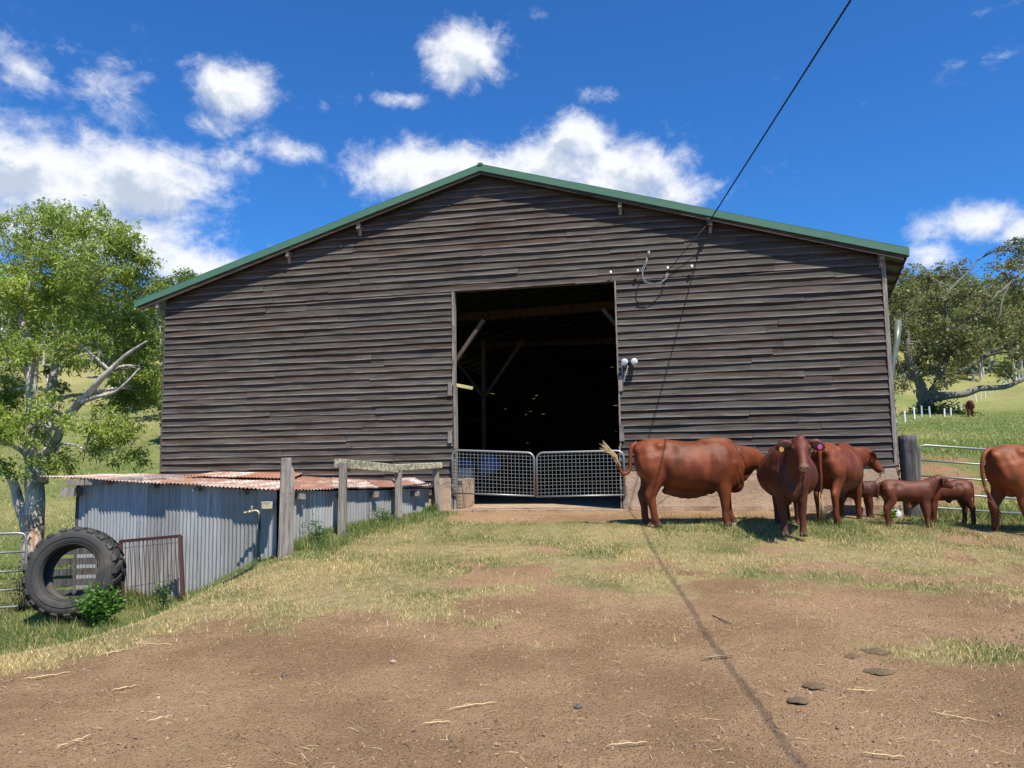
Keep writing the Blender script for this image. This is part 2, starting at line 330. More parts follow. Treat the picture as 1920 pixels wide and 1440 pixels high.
# ------------------------------------------------------------------ mesh helpers
class MB:
    def __init__(s): s.v = []; s.f = []; s.t = []; s.mi = []
    def add(s, vs, fs, tint=None, mi=0):
        o = len(s.v); s.v += [tuple(p) for p in vs]; s.f += [tuple(i+o for i in f) for f in fs]
        s.mi += [mi]*len(fs)
        if tint is None: tint = (.5, .5, .5)
        s.t += (list(tint) if isinstance(tint, list) else [tint]*len(vs))
    def box(s, c, sz, rot=None, tint=None, jit=0, taper=1.):
        hx, hy, hz = sz[0]/2, sz[1]/2, sz[2]/2; ps = []
        for z in (-hz, hz):
            k = 1 if z < 0 else taper
            for x, y in ((-hx, -hy), (hx, -hy), (hx, hy), (-hx, hy)):
                p = Vector((x*k+rnd.uniform(-jit, jit), y*k+rnd.uniform(-jit, jit), z+rnd.uniform(-jit, jit)))
                if rot is not None: p = rot @ p
                ps.append(p+Vector(c))
        s.add(ps, [(3, 2, 1, 0), (4, 5, 6, 7), (0, 1, 5, 4), (1, 2, 6, 5), (2, 3, 7, 6), (3, 0, 4, 7)], tint)
    def beam(s, a, b, wd, ht, tint=None, up=Vector((0, 0, 1)), jit=0):
        a = Vector(a); b = Vector(b); d = (b-a); L = d.length; d.normalize()
        if abs(d.dot(up)) > .98: up = Vector((0, 1, 0))
        x = d.cross(up).normalized(); z = x.cross(d)
        s.box((a+b)/2, (wd, L, ht), Matrix((x, d, z)).transposed(), tint, jit)
    def tube(s, pts, r, n=8, tint=None, cap=True):
        pts = [Vector(p) for p in pts]; m = len(pts); rs = r if isinstance(r, (list, tuple)) else [r]*m
        if len(rs) != m: rs = [rs[0]+(rs[-1]-rs[0])*i/(m-1) for i in range(m)]
        vs = []; u = None
        for i, p in enumerate(pts):
            d = (pts[min(i+1, m-1)]-pts[max(i-1, 0)])
            d = d.normalized() if d.length > 1e-9 else Vector((0, 0, 1))
            if u is None: u = d.orthogonal().normalized()
            else:
                u = u-d*u.dot(d); u = u.normalized() if u.length > 1e-6 else d.orthogonal().normalized()
            q = d.cross(u)
            for k in range(n):
                t = 2*math.pi*k/n; vs.append(p+(u*math.cos(t)+q*math.sin(t))*rs[i])
        fs = [(i*n+k, i*n+(k+1) % n, (i+1)*n+(k+1) % n, (i+1)*n+k) for i in range(m-1) for k in range(n)]
        if cap: fs += [tuple(range(n))[::-1], tuple((m-1)*n+k for k in range(n))]
        s.add(vs, fs, tint)
    def ball(s, c, r, rot=None, n=12, m=8, tint=None):
        r = r if isinstance(r, (tuple, list)) else (r, r, r); vs = []; c = Vector(c)
        def P(x, y, z):
            p = Vector((x*r[0], y*r[1], z*r[2])); return (rot @ p if rot is not None else p)+c
        vs.append(P(0, 0, -1))
        for j in range(1, m):
            t = math.pi*j/m
            for k in range(n):
                a = 2*math.pi*k/n; vs.append(P(math.sin(t)*math.cos(a), math.sin(t)*math.sin(a), -math.cos(t)))
        vs.append(P(0, 0, 1)); fs = []
        for k in range(n):
            fs.append((0, 1+(k+1) % n, 1+k)); e = 1+(m-2)*n; fs.append((e+k, e+(k+1) % n, len(vs)-1))
        for j in range(m-2):
            for k in range(n): fs.append((1+j*n+k, 1+j*n+(k+1) % n, 1+(j+1)*n+(k+1) % n, 1+(j+1)*n+k))
        s.add(vs, fs, tint)
    def rings(s, rs, tint=None):            # rs: list of rings, each a list of n points; closed with centre caps
        n = len(rs[0]); vs = [p for r in rs for p in r]
        fs = [(i*n+k, i*n+(k+1) % n, (i+1)*n+(k+1) % n, (i+1)*n+k) for i in range(len(rs)-1) for k in range(n)]
        fs += [tuple(range(n))[::-1], tuple((len(rs)-1)*n+k for k in range(n))]
        s.add(vs, fs, tint)
    def build(s, name, mt, parent=None, smooth_=False, bevel=0, loc=None, auto=None):
        me = bpy.data.meshes.new(name); me.from_pydata(s.v, [], s.f)
        ca = me.color_attributes.new('tint', 'FLOAT_COLOR', 'POINT')
        ca.data.foreach_set('color', np.array([(*c, 1) for c in s.t], dtype=np.float32).ravel())
        for m_ in (mt if isinstance(mt, list) else [mt]): me.materials.append(m_)
        if isinstance(mt, list): me.polygons.foreach_set('material_index', s.mi)
        if smooth_: me.polygons.foreach_set('use_smooth', [True]*len(me.polygons))
        me.update()
        o = bpy.data.objects.new(name, me); C.objects.link(o)
        if parent is not None: o.parent = parent
        if loc is not None: o.location = loc
        if bevel:
            bv = o.modifiers.new('bevel', 'BEVEL'); bv.width = bevel; bv.segments = 2; bv.limit_method = 'ANGLE'
        return o
def rot_from(d, up=Vector((0, 0, 1))):      # columns: x = d
    d = Vector(d).normalized(); y = up.cross(d)
    y = y.normalized() if y.length > 1e-6 else Vector((0, 1, 0)); return Matrix((d, y, d.cross(y))).transposed()
def tag(o, label=None, cat=None, group=None, kind=None):
    if label: o['label'] = label
    if cat: o['category'] = cat
    if group: o['group'] = group
    if kind: o['kind'] = kind
    return o
def thing(name, label, cat, loc=(0, 0, 0), rz=0, group=None, kind=None):
    o = bpy.data.objects.new(name, None); C.objects.link(o); o.location = loc; o.rotation_euler = (0, 0, rz); o.empty_display_size = .2
    return tag(o, label, cat, group, kind)
def fast_mesh(name, verts, nper, cols, mt):  # many separate faces of nper corners each
    n = len(verts); me = bpy.data.meshes.new(name)
    me.vertices.add(n); me.vertices.foreach_set('co', verts.astype(np.float32).ravel())
    me.loops.add(n); me.loops.foreach_set('vertex_index', np.arange(n, dtype=np.int32))
    me.polygons.add(n//nper); me.polygons.foreach_set('loop_start', np.arange(0, n, nper, dtype=np.int32))
    try: me.polygons.foreach_set('loop_total', np.full(n//nper, nper, dtype=np.int32))
    except Exception: pass
    me.update(calc_edges=True)
    ca = me.color_attributes.new('tint', 'FLOAT_COLOR', 'POINT')
    ca.data.foreach_set('color', np.concatenate([cols, np.ones((n, 1))], axis=1).astype(np.float32).ravel())
    me.materials.append(mt); me.validate()
    o = bpy.data.objects.new(name, me); C.objects.link(o); return o

# ------------------------------------------------------------------ ground
TUFTS = [(3.35, 6.15, .62, .30, .95), (1.3, 8.15, .8, .35, .5), (-.15, 7.35, .45, .18, .5), (.15, 6.45, .2, .12, .5), (2.7, 8.2, .5, .2, .5), (5.0, 8.3, .9, .5, .6), (1.0, 8.8, .8, .4, .6), (3.3, 8.9, .9, .5, .6), (2.2, 9.6, .8, .4, .5)]
EDGE = [(-9, 5.4), (-4.0, 6.0), (-3.6, 6.8), (-2.8, 7.4), (-1.7, 7.3), (-.9, 7.5), (-.4, 7.9), (.4, 8.2), (1.2, 8.2), (3, 8.5), (6, 8.6), (9, 8.2)]
def cover_at(x, y):                      # how much grass grows at a place (0 bare soil .. 1 full)
    e = interp(EDGE, x); k = smooth(-.9, .9, y-e+.9*fbm(x, y, 1.1, 5))
    if x > -1.4: k = k*(1-smooth(-1.4, -.4, x)*(1-smooth(-.42, .12, fbm(x*.7, y, 1.2, 5)+(y-9.75)*.30)))
    if x > -1.2: k *= 1-smooth(13.0, 13.5, y+.25*fbm(x, y, 1.1, 2)+(.0 if x > 0 else .4*(x))) if x < 6.6 else 1
    k = k+.45*fbm(x+9, y, .8, 4)*(1 if y < 14 else .3) - .08
    for (a, b, ra, rb, s) in TUFTS:
        d = ((x-a)/ra)**2+((y-b)/rb)**2
        if d < 3: k = max(k, s*math.exp(-d*.8)+.3*fbm(x, y, 3, 2))
    if x > 5.6 and y < 10.8: k -= .15
    if x > 6 and 11.2 < y < 12.6: k -= .5*smooth(6, 6.6, x)
    if y > 16: k = max(k, .9)
    k = max(k, .10+.22*max(0, fbm(x*1.3, y*1.3, 1.7, 3))) if y > 6.2 else k
    return max(0, min(1, k))
def dry_at(x, y):
    d = .62+.85*fbm(x-4, y+7, .85, 4)
    if x < -1 and y > 11.5 and y < 15: d -= .25
    if x < -2.5: d += .5*smooth(1.8, .2, y-interp(EDGE, x)) - .35*smooth(1.6, 3.0, y-interp(EDGE, x))
    if y < 10.5: d += .2
    if y > 15: d = .16+.5*fbm(x, y, .07, 3)+.06*smooth(30, 90, y)
    return max(0, min(1, d))
def axis(segs):
    out = []
    for a, b, n in segs: out += [a+(b-a)*i/n for i in range(n)]
    return out+[segs[-1][1]]
gx = axis([(-300, -60, 20), (-60, -14, 46), (-14, -9, 25), (-9, -5, 40), (-5, 5, 300), (5, 9, 40), (9, 14, 25), (14, 60, 46), (60, 300, 20)])
gy = axis([(-50, 2, 14), (2, 3.6, 10), (3.6, 8.6, 190), (8.6, 15, 70), (15, 26, 50), (26, 80, 54), (80, 340, 50)])
prints = [(rnd.uniform(-5, 5.5), rnd.uniform(3.8, 9.5), rnd.uniform(0, 6.3), rnd.uniform(.045, .075), rnd.uniform(.008, .018)) for _ in range(260)]
pgrid = {}
for p_ in prints:
    for i_ in (-1, 0, 1):
        for j_ in (-1, 0, 1): pgrid.setdefault((int(math.floor(p_[0]*4))+i_, int(math.floor(p_[1]*4))+j_), []).append(p_)
vs_, cols = [], []
for y in gy:
    for x in gx:
        z = ground(x, y)
        if -12 < x < 12 and 1 < y < 22:
            z += .020*fbm(x, y, .8, 3)+.010*fbm(x, y, 4, 2)
            if y < 9 and -5.6 < x < 5.6:
                bare = smooth(.75, .3, cover_at(x, y)); z += bare*(.010*fbm(x, y, 11, 3)+.006*abs(fbm(x+7, y, 24, 2)))
                for (a_, b_, an, r_, d_) in pgrid.get((int(math.floor(x*4)), int(math.floor(y*4))), ()):
                    u_ = ((x-a_)*math.cos(an)+(y-b_)*math.sin(an))/r_; v_ = (-(x-a_)*math.sin(an)+(y-b_)*math.cos(an))/(r_*.75); q_ = u_*u_+v_*v_
                    if q_ < 4: z += bare*d_*(-math.exp(-q_*1.2)+.45*math.exp(-(math.sqrt(q_)-1.25)**2*9))
            shadow_groove = math.exp(-((x-(.95+.28*(7.6-y)))/.07)**2)*smooth(3, 3.6, y)*smooth(8.2, 7, y); z -= .004*shadow_groove  # cable shadow line, also put into the ground as a shallow groove
        else: z += .05*fbm(x, y, .3, 3)
        o_ = 0.
        u = x/max(y, 1)
        if .48 < u < .66 and 15.5 < y < 22:
            o_ = smooth(.48, .51, u+.02*fbm(x, y, 2, 3))*smooth(.625, .555, u+.06*fbm(x+5, y, .9, 4))*smooth(15.4, 17., y)*smooth(21.0, 18.6, y+2.2*fbm(x, y, .9, 4)); z += o_*.18*fbm(x, y, 2.2, 3)
        vs_.append((x, y, z)); cols.append((cover_at(x, y)*(1-o_*1.3), dry_at(x, y), o_, 1))
nx = len(gx); fs_ = [(j*nx+i, j*nx+i+1, (j+1)*nx+i+1, (j+1)*nx+i) for j in range(len(gy)-1) for i in range(nx-1)]
me = bpy.data.meshes.new('ground'); me.from_pydata(vs_, [], fs_)
ca = me.color_attributes.new('cover', 'FLOAT_COLOR', 'POINT'); ca.data.foreach_set('color', np.array(cols, dtype=np.float32).ravel())
me.materials.append(M_GROUND); me.polygons.foreach_set('use_smooth', [True]*len(me.polygons))
go_ = bpy.data.objects.new('ground', me); C.objects.link(go_); go_['kind'] = 'structure'

# ------------------------------------------------------------------ grass blades
def blades(name, label, pts, heights, widths, cols, lean=.45):
    n = len(pts); P = np.array(pts); H = np.array(heights); W = np.array(widths); K = np.array(cols)
    a = npr.uniform(0, 2*np.pi, n); b = npr.uniform(0, 2*np.pi, n); ln = npr.uniform(.05, 1, n)*lean*2
    dx = np.cos(a)*W; dy = np.sin(a)*W
    tip = P+np.stack([np.cos(b)*H*ln, np.sin(b)*H*ln, H*npr.uniform(.6, 1, n)], 1)
    v = np.empty((n, 3, 3)); v[:, 0] = P-np.stack([dx, dy, np.full(n, .01)], 1); v[:, 1] = P+np.stack([dx, dy, np.full(n, -.01)], 1); v[:, 2] = tip
    return tag(fast_mesh(name, v.reshape(-1, 3), 3, np.repeat(K, 3, axis=0), M_BLADE), label, 'grass', kind='stuff')
GREEN_G = [(.12, .195, .045), (.09, .155, .04), (.17, .22, .06), (.15, .21, .08)]
DRY_G = [(.64, .49, .25), (.52, .39, .17), (.70, .56, .32), (.42, .34, .15)]
def gcol(dry, far=0):
    b = rnd.choice(DRY_G) if rnd.random() < dry else rnd.choice(GREEN_G); k = rnd.uniform(.75, 1.2); return (b[0]*k, b[1]*k, b[2]*k)
pts, hs, wd, cl = [], [], [], []
def put(x, y, h, w_, c):
    pts.append((x, y, ground(x, y))); hs.append(h); wd.append(w_); cl.append(c)
for i in range(420000):
    y = 5.2+(14.6-5.2)*rnd.random()**.85; x = rnd.uniform(-.78, .72)*y
    if cover_at(x, y) < rnd.uniform(.02, .95)**.7: continue
    d = dry_at(x, y); c = gcol(.36+.75*d)
    h = rnd.uniform(.018, .055)*(1.25 if d < .4 else .9)
    if rnd.random() < .012: h *= 2.2
    put(x, y, h, rnd.uniform(.0025, .0055), c)
blades('yard_grass', 'short patchy green and straw coloured grass covering the yard around the cattle', pts, hs, wd, cl, .6)
pts, hs, wd, cl = [], [], [], []
W0, W1, W2 = at(151, 897, 13.0), at(519, 921, 11.35), at(803, 917, 15.35)
for w_ in (W0, W1, W2): w_.z = 0
def seg(a, b, t): return a.x+(b.x-a.x)*t, a.y+(b.y-a.y)*t
for i in range(26000):                     # long green grass along the shed wall, posts and tyre
    t = rnd.random(); off = abs(rnd.gauss(0, .28))+.03
    if rnd.random() < .5: x, y = seg(W1, W2, t*.97); x += off*1.1; y -= off*.5; hh = .20*(1-.55*t)
    elif rnd.random() < .6: x, y = seg(W0, W1, t); x -= off*.3; y -= off*1.4; hh = .13 if t > .45 else .18
    else: x, y = rnd.uniform(-8.2, -4.9), rnd.gauss(10.35, .35); hh = .2
    if fbm(x, y, 2.2, 2) < -.22: continue
    put(x, y, hh*rnd.uniform(.4, 1.2), rnd.uniform(.003, .006), gcol(.12))
for i in range(9000):                      # longer tufts by the cattle and gate
    x, y = rnd.uniform(2.2, 8.6), rnd.gauss(12.5, .5)
    if fbm(x, y, 1.6, 2) < .0: continue
    put(x, y, rnd.uniform(.05, .15), rnd.uniform(.003, .005), gcol(.15))
for i in range(6000):
    x, y = rnd.uniform(7.2, 10.5), rnd.gauss(14.4, .7); put(x, y, rnd.uniform(.08, .3), .005, gcol(.2))
blades('long_grass', 'longer bright green grass against the shed wall, tyre and gate', pts, hs, wd, cl, .5)
pts, hs, wd, cl = [], [], [], []
for i in range(150000):                     # pasture
    y = 15+78*rnd.random()**1.6
    x = (rnd.uniform(-.80, -.40) if rnd.random() < .55 else rnd.uniform(.48, .74))*y
    d = .10+.40*dry_at(x, y); c = gcol(d); c = (c[0]*1.05+.06, c[1]*1.1+.055, c[2]+.02); k = 1+y/28
    if fbm(x, y, .5, 2) < -.3: continue
    if .48 < x/y < .60 and 15.6 < y < 20.0+1.5*fbm(x, y, .9, 3) and rnd.random() < .93: continue
    put(x, y, rnd.uniform(.04, .11)*k**.55, rnd.uniform(.004, .008)*k, c)
blades('pasture_grass', 'sunlit green pasture grass on the slopes beyond the barn and shed', pts, hs, wd, cl, .6)

# ------------------------------------------------------------------ barn
barn = thing('barn', 'large weathered timber barn clad in grey horizontal boards with green roof edge and open doorway', 'barn', WO, -TH)
SK = math.tan(R(10.0))                       # the side walls run back at a slight angle
DEP = 19.
AP = (-.517, 6.175+1.6); EL = (-8.56, 3.76+1.6); ER = (7.55, 3.79+1.6)
WL, WR = -7.95, 7.09
def roofz(a):
    return EL[1]+(AP[1]-EL[1])*(a-EL[0])/(AP[0]-EL[0]) if a < AP[0] else ER[1]+(AP[1]-ER[1])*(a-ER[0])/(AP[0]-ER[0])
DOOR = (-1.21, 2.152, 5.18)
EXPO = .1425
def clad(mb, x0, x1, zb, ztop_f, fr, expo=EXPO, seed=1, joints=True, prot=.036):
    # horizontal lapped boards from x0 to x1; fr(x, d, z) places a point d metres out of the wall
    rr = random.Random(seed); z = zb; row = 0; lean = 0
    while z < ztop_f(None):
        # split into pieces
        xs = [x0]; x = x0+rr.uniform(1.8, 5.5)
        while x < x1-.8 and joints: xs.append(x); x += rr.choice((2.4, 3.6, 4.2, 4.8, 5.4))*rr.uniform(.9, 1.1)
        xs.append(x1)
        for a, b in zip(xs, xs[1:]):
            p = prot+rr.uniform(-.006, .008); dz0, dz1 = rr.uniform(-.012, .010), rr.uniform(-.012, .010)
            t1, t2 = rr.random(), rr.random(); n = max(2, int((b-a)/.22)); prev = None
            e0 = rr.uniform(-.0, .02) if b == x1 or a == x0 else 0
            sd = rr.uniform(0, 99); V = []; T = []; Fc = []
            for i in range(n+1):
                x = a+.003+(b-a-.006)*i/n; lz = z+dz0+(dz1-dz0)*i/n+.014*noise.noise(Vector((x*.55, sd, 0)))+.006*noise.noise(Vector((x*2.6, sd, 4)))
                pp = p+.022*noise.noise(Vector((x*.8, sd, 9)))
                zt = z+expo+.02; lim = ztop_f(x)
                zb_ = min(lz, lim); zt = min(zt, lim)
                d_top = max(.0, .001); kz = 1 if zt-zb_ > .001 else 0
                V += [fr(x, pp, zb_), fr(x, pp-.017, zb_-.001*kz), fr(x, d_top+pp*.05, zt), fr(x, pp*.72, zb_+(zt-zb_)*.28), fr(x, pp*.35, zb_+(zt-zb_)*.65)]
                T += [(t1, 0, t2), (t1, 0, t2), (t1, 1, t2), (t1, .30, t2), (t1, .68, t2)]
            for i in range(n):
                o = i*5; q = o+5
                Fc += [(o+1, q+1, q, o), (o, q, q+3, o+3), (o+3, q+3, q+4, o+4), (o+4, q+4, q+2, o+2)]
            Fc += [(0, 3, 4, 2, 1), (n*5+1, n*5+2, n*5+4, n*5+3, n*5)]
            mb.add(V, Fc, T)
        z += expo; row += 1
def clamp_top(limit, f=None):
    return lambda x: limit if x is None else (min(limit, f(x)) if f else limit)
front = lambda x, d, z: (x, -d, z)
mb = MB()
under = lambda a: roofz(a)-.19
clad(mb, WL, DOOR[0]-.03, .98, clamp_top(DOOR[2], under), front, seed=3)
clad(mb, DOOR[1]+.0, WR, 1.435, clamp_top(DOOR[2], under), front, seed=5)
clad(mb, WL, WR, DOOR[2]+.0, clamp_top(AP[1]-.19, under), front, seed=8)
# backing right behind the boards so that no light leaks between them
fw = mb.build('front_wall', M_BOARD, barn)
mb = MB()
def quad(mb, a, b, c, d, t=None): mb.add([a, b, c, d], [(0, 1, 2, 3)], t)
Y1 = .012
n = 60
for (a0, a1, z0) in ((WL+.02, DOOR[0]-.05, .7), (DOOR[0]-.05, DOOR[1]+.02, DOOR[2]+.02), (DOOR[1]+.02, WR-.02, .7)):
    k = 24
    for i in range(k):
        xa, xb = a0+(a1-a0)*i/k, a0+(a1-a0)*(i+1)/k
        mb.add([(xa, Y1, z0), (xb, Y1, z0), (xb, Y1, under(xb)-.01), (xa, Y1, under(xa)-.01), (xa, Y1+.05, z0), (xb, Y1+.05, z0), (xb, Y1+.05, under(xb)-.01), (xa, Y1+.05, under(xa)-.01)],
               [(0, 1, 2, 3), (5, 4, 7, 6), (0, 4, 5, 1)], (.2, .5, .5))
mb.build('wall_lining', M_INNER, barn)
# side walls and rear wall
def sidef(x0, sgn):
    return lambda t, d, z: (x0+SK*t+sgn*d, t, z)
mb = MB(); clad(mb, .03, DEP, .9, clamp_top(roofz(WR)-.07), sidef(WR+.012, 1), seed=21, joints=False, prot=.03)
for k in range(int((roofz(WR)-1.2)/EXPO)):   # rough board ends standing proud of the corner
    z = .98+k*EXPO; q = rnd.uniform(.0, .03)
    mb.box((WR+.045+q*.5, rnd.uniform(.0, .04), z+.03), (.012, .1, .13), Matrix.Rotation(R(rnd.uniform(8, 16)), 3, 'Y'), (rnd.random(), .8, 1))
mb.build('side_wall', M_BOARD, barn)
mb = MB(); zh = .6+EXPO*29; clad(mb, .03, DEP, .6, clamp_top(zh-.01), sidef(WL-.012, -1), seed=22, joints=False, prot=.03)
clad(mb, .03, 14.2, zh, clamp_top(zh+EXPO-.01), sidef(WL-.012, -1), seed=23, joints=False); clad(mb, 16.4, DEP, zh, clamp_top(zh+EXPO-.01), sidef(WL-.012, -1), seed=24, joints=False)
clad(mb, .03, DEP, zh+EXPO, clamp_top(roofz(WL)-.07), sidef(WL-.012, -1), seed=25, joints=False)
mb.box((WL-.05, .05, 1.25), (.12, .03, .35), Matrix.Rotation(R(35), 3, 'Y'), (.4, .5, .5)); mb.box((WL-.16, .12, 1.05), (.35, .04, .1), Matrix.Rotation(R(-25), 3, 'Y'), (.4, .5, .5))
mb.build('side_wall', M_BOARD, barn)
mb = MB(); rr = random.Random(77); z = .5
HOLES = []
while z < AP[1]-.2:
    lim = lambda x: roofz(x-SK*DEP)-.05
    xs0, xs1 = WL+SK*DEP-.15, WR+SK*DEP+.15; slits = []
    x = xs0
    while x < xs1:
        x += rr.expovariate(1/9); slits.append((x, min(xs1, x+rr.uniform(.03, .18)), rr.uniform(.004, .011)))
        x += .3
    cur_ = xs0
    for (a, b, h) in slits+[(xs1, xs1, 0)]:
        if a > xs1: a = b = xs1
        for (p, q, zt) in ((cur_, a, EXPO+.001), (a, b, EXPO-h)):
            if q-p > .005:
                nseg = max(1, int((q-p)/.5))
                for i in range(nseg):
                    u, v_ = p+(q-p)*i/nseg, p+(q-p)*(i+1)/nseg
                    z0 = z; za, zb2 = min(z+zt, lim(u)), min(z+zt, lim(v_))
                    za = max(za, z0); zb2 = max(zb2, z0)
                    if max(za, zb2) > z0+.002: mb.add([(u, DEP, z0), (v_, DEP, z0), (v_, DEP, zb2), (u, DEP, za)], [(0, 1, 2, 3)], (.3, .5, .5))
        cur_ = b
    z += EXPO
for a0, a1 in ((WL, AP[0]), (AP[0], WR)):
    quad(mb, (a0+SK*DEP-.2, DEP-.03, roofz(a0)-.6), (a1+SK*DEP+.2, DEP-.03, roofz(a1)-.6), (a1+SK*DEP+.2, DEP-.03, roofz(a1)-.05), (a0+SK*DEP-.2, DEP-.03, roofz(a0)-.05), (.3, .5, .5))
mb.build('rear_wall', M_BOARD, barn)
# roof
RF = -.21
def roof_slab(a0, z0, a1, z1, th, b0, b1, off=0):
    return [(a0+SK*b0, b0, z0+off), (a1+SK*b0, b0, z1+off), (a1+SK*b1, b1, z1+off), (a0+SK*b1, b1, z0+off),
            (a0+SK*b0, b0, z0+off-th), (a1+SK*b0, b0, z1+off-th), (a1+SK*b1, b1, z1+off-th), (a0+SK*b1, b1, z0+off-th)]
BF = [(0, 1, 2, 3), (7, 6, 5, 4), (0, 4, 5, 1), (1, 5, 6, 2), (2, 6, 7, 3), (3, 7, 4, 0)]
mb = MB()
mb.add(roof_slab(EL[0], EL[1]-.03, AP[0], AP[1]-.03, .035, RF+.01, DEP+.3), BF)
mb.add(roof_slab(AP[0], AP[1]-.03, ER[0], ER[1]-.03, .035, RF+.01, DEP+.3), BF)
roof = mb.build('roof', M_GREEN, barn)
mb = MB(); gaps = []
def verge(p, q, parts, s):
    for i in range(parts):
        t0, t1 = i/parts, (i+1)/parts; a0, a1 = p[0]+(q[0]-p[0])*t0, p[0]+(q[0]-p[0])*t1; z0, z1 = p[1]+(q[1]-p[1])*t0, p[1]+(q[1]-p[1])*t1
        o = .004*(i % 2); mb.add(roof_slab(a0, z0+o, a1, z1+o, 0.135+o, RF-.012-o, RF+.004), BF)
        mb.add(roof_slab(a0, z0+.012+o, a1, z1+.012+o, .008, RF-.012-o, RF+.16), BF)
verge(EL, AP, 5, 1); verge(AP, ER, 4, 1)
mb.box((AP[0]+SK*RF, RF+.02, AP[1]+.006), (.10, .10, .04))
mb.build('verge_flashing', M_GREEN, roof)
mb = MB()
mb.add(roof_slab(EL[0]+.1, EL[1]-.115, AP[0], AP[1]-.115, .085, RF+.012, RF+.05), BF); mb.add(roof_slab(AP[0], AP[1]-.115, ER[0]-.1, ER[1]-.115, .085, RF+.012, RF+.05), BF)
mb.build('barge_board', M_BOARD, roof)
mb = MB()
for s_ in (0, 1):
    E_ = EL if s_ == 0 else ER
    for k in range(22):
        b = RF+.06+k*.88
        mb.add(roof_slab(E_[0], E_[1]-.068, AP[0], AP[1]-.068, .07, b, b+.05), BF)
mb.build('rafters', M_INNER, roof)
mb = MB()                                   # gutterless fascia on the right eave
mb.add(roof_slab(ER[0]-.03, ER[1]-.03, ER[0], ER[1]-.035, .05, RF+.02, DEP), BF); mb.build('eave_trim', M_RUSTBAR, roof)
for (px, py) in ((545, 482), (677, 424), (1163, 387), (1650, 492), (303, 580), (1331, 420)):
    p = wall(px, py); m2 = MB(); zz = roofz(p.x)-.23
    m2.box((p.x, RF/2+.03, zz-.02), (.075, abs(RF)-.02, .12), None, None, .006)
    m2.box((p.x, -.05, zz-.12), (.06, .05, .16), Matrix.Rotation(R(20), 3, 'X'))
    m2.build('purlin_end', M_POST, barn)
# corner boards, jambs, cleats
mb = MB(); mb.box((WR+.012, -.012, (1.44+roofz(WR)-.2)/2), (.075, .075, roofz(WR)-.22-1.44), None, (.9, .1, .3)); mb.build('corner_board', M_POST, barn)
mb = MB(); mb.box((WL-.006, -.0, 3.1), (.05, .05, roofz(WL)-1.3), None, (.5, .2, .3)); mb.build('corner_board', M_BOARD, barn)
for x, w_ in ((DOOR[0]+.0, .05), (DOOR[1]-.01, .03)):
    mb = MB()
    zs = [.62, 1.9, 3.2, 4.1, 5.17]
    for z0, z1 in zip(zs, zs[1:]): mb.box((x+rnd.uniform(-.012, .012), .03, (z0+z1)/2), (w_, .16, z1-z0-.006), None, (.9, .0, .2), .004)
    mb.build('door_jamb', M_POST, barn)
mb = MB(); mb.box(((DOOR[0]+DOOR[1])/2, .09, DOOR[2]+.09), (DOOR[1]-DOOR[0]+.3, .12, .18)); mb.build('door_lintel', M_INNER, barn)
for (px, py, hh) in ((845, 731, .24), (1164, 720, .30), (1166, 814, .28), (845, 820, .24), (846, 940, .55), (1173, 935, .5)):
    p = wall(px, py); mb = MB(); mb.box((p.x, -.045, p.z), (.085, .045, hh), Matrix.Rotation(R(rnd.uniform(-3, 3)), 3, 'Y'), (.9, .1, .1), .004); mb.build('door_cleat', M_POST, barn)
# foundations
mb = MB()
def rough_block(mb, x0, x1, y0, y1, z0, z1, j=.02):
    nx_, nz_ = max(2, int((x1-x0)/.25)), 5
    V = []; idx = {}
    for i in range(nx_+1):
        for k in range(nz_+1):
            x = x0+(x1-x0)*i/nx_; z = z0+(z1-z0)*k/nz_
            V.append((x, y0+j*fbm(x*3, z*3, 1, 3), z))
    Fq = [(i*(nz_+1)+k, (i+1)*(nz_+1)+k, (i+1)*(nz_+1)+k+1, i*(nz_+1)+k+1) for i in range(nx_) for k in range(nz_)]
    mb.add(V, Fq)
    e = j*.6
    mb.add([(x0, y0+e, z0), (x1, y0+e, z0), (x1, y1, z0), (x0, y1, z0), (x0, y0+e, z1), (x1, y0+e, z1), (x1, y1, z1), (x0, y1, z1)], [(4, 5, 6, 7), (1, 2, 6, 5), (3, 0, 4, 7), (2, 3, 7, 6)])
for nm_, ar in (('foundation_wall', (DOOR[1]+.03, WR+.03, -.03, .22, .2, 1.452)), ('foundation_wall', (WL, DOOR[0]-.06, -.0, .22, -.6, 1.0)), ('footing', (DOOR[1]+.03, WR+.05, -.13, -.035, .2, .74, .03)),
                ('rubble_pier', (DOOR[0]-.42, DOOR[0]-.06, -.10, -.01, .3, 1.32, .05)), ('door_sill', (DOOR[0]-.5, DOOR[1]+.12, -.22, 4, .2, .685, .02)), ('floor_slab', (WL+.1, WR-.1, 4.0, DEP+SK*3, .1, .68, .02))):
    mb = MB(); rough_block(mb, *ar); mb.build(nm_, M_CONC, barn)
mb = MB(); mb.box((DOOR[0]+.02, .7, .98), (.12, 1.0, .62)); mb.build('stub_wall', M_CONC, barn)
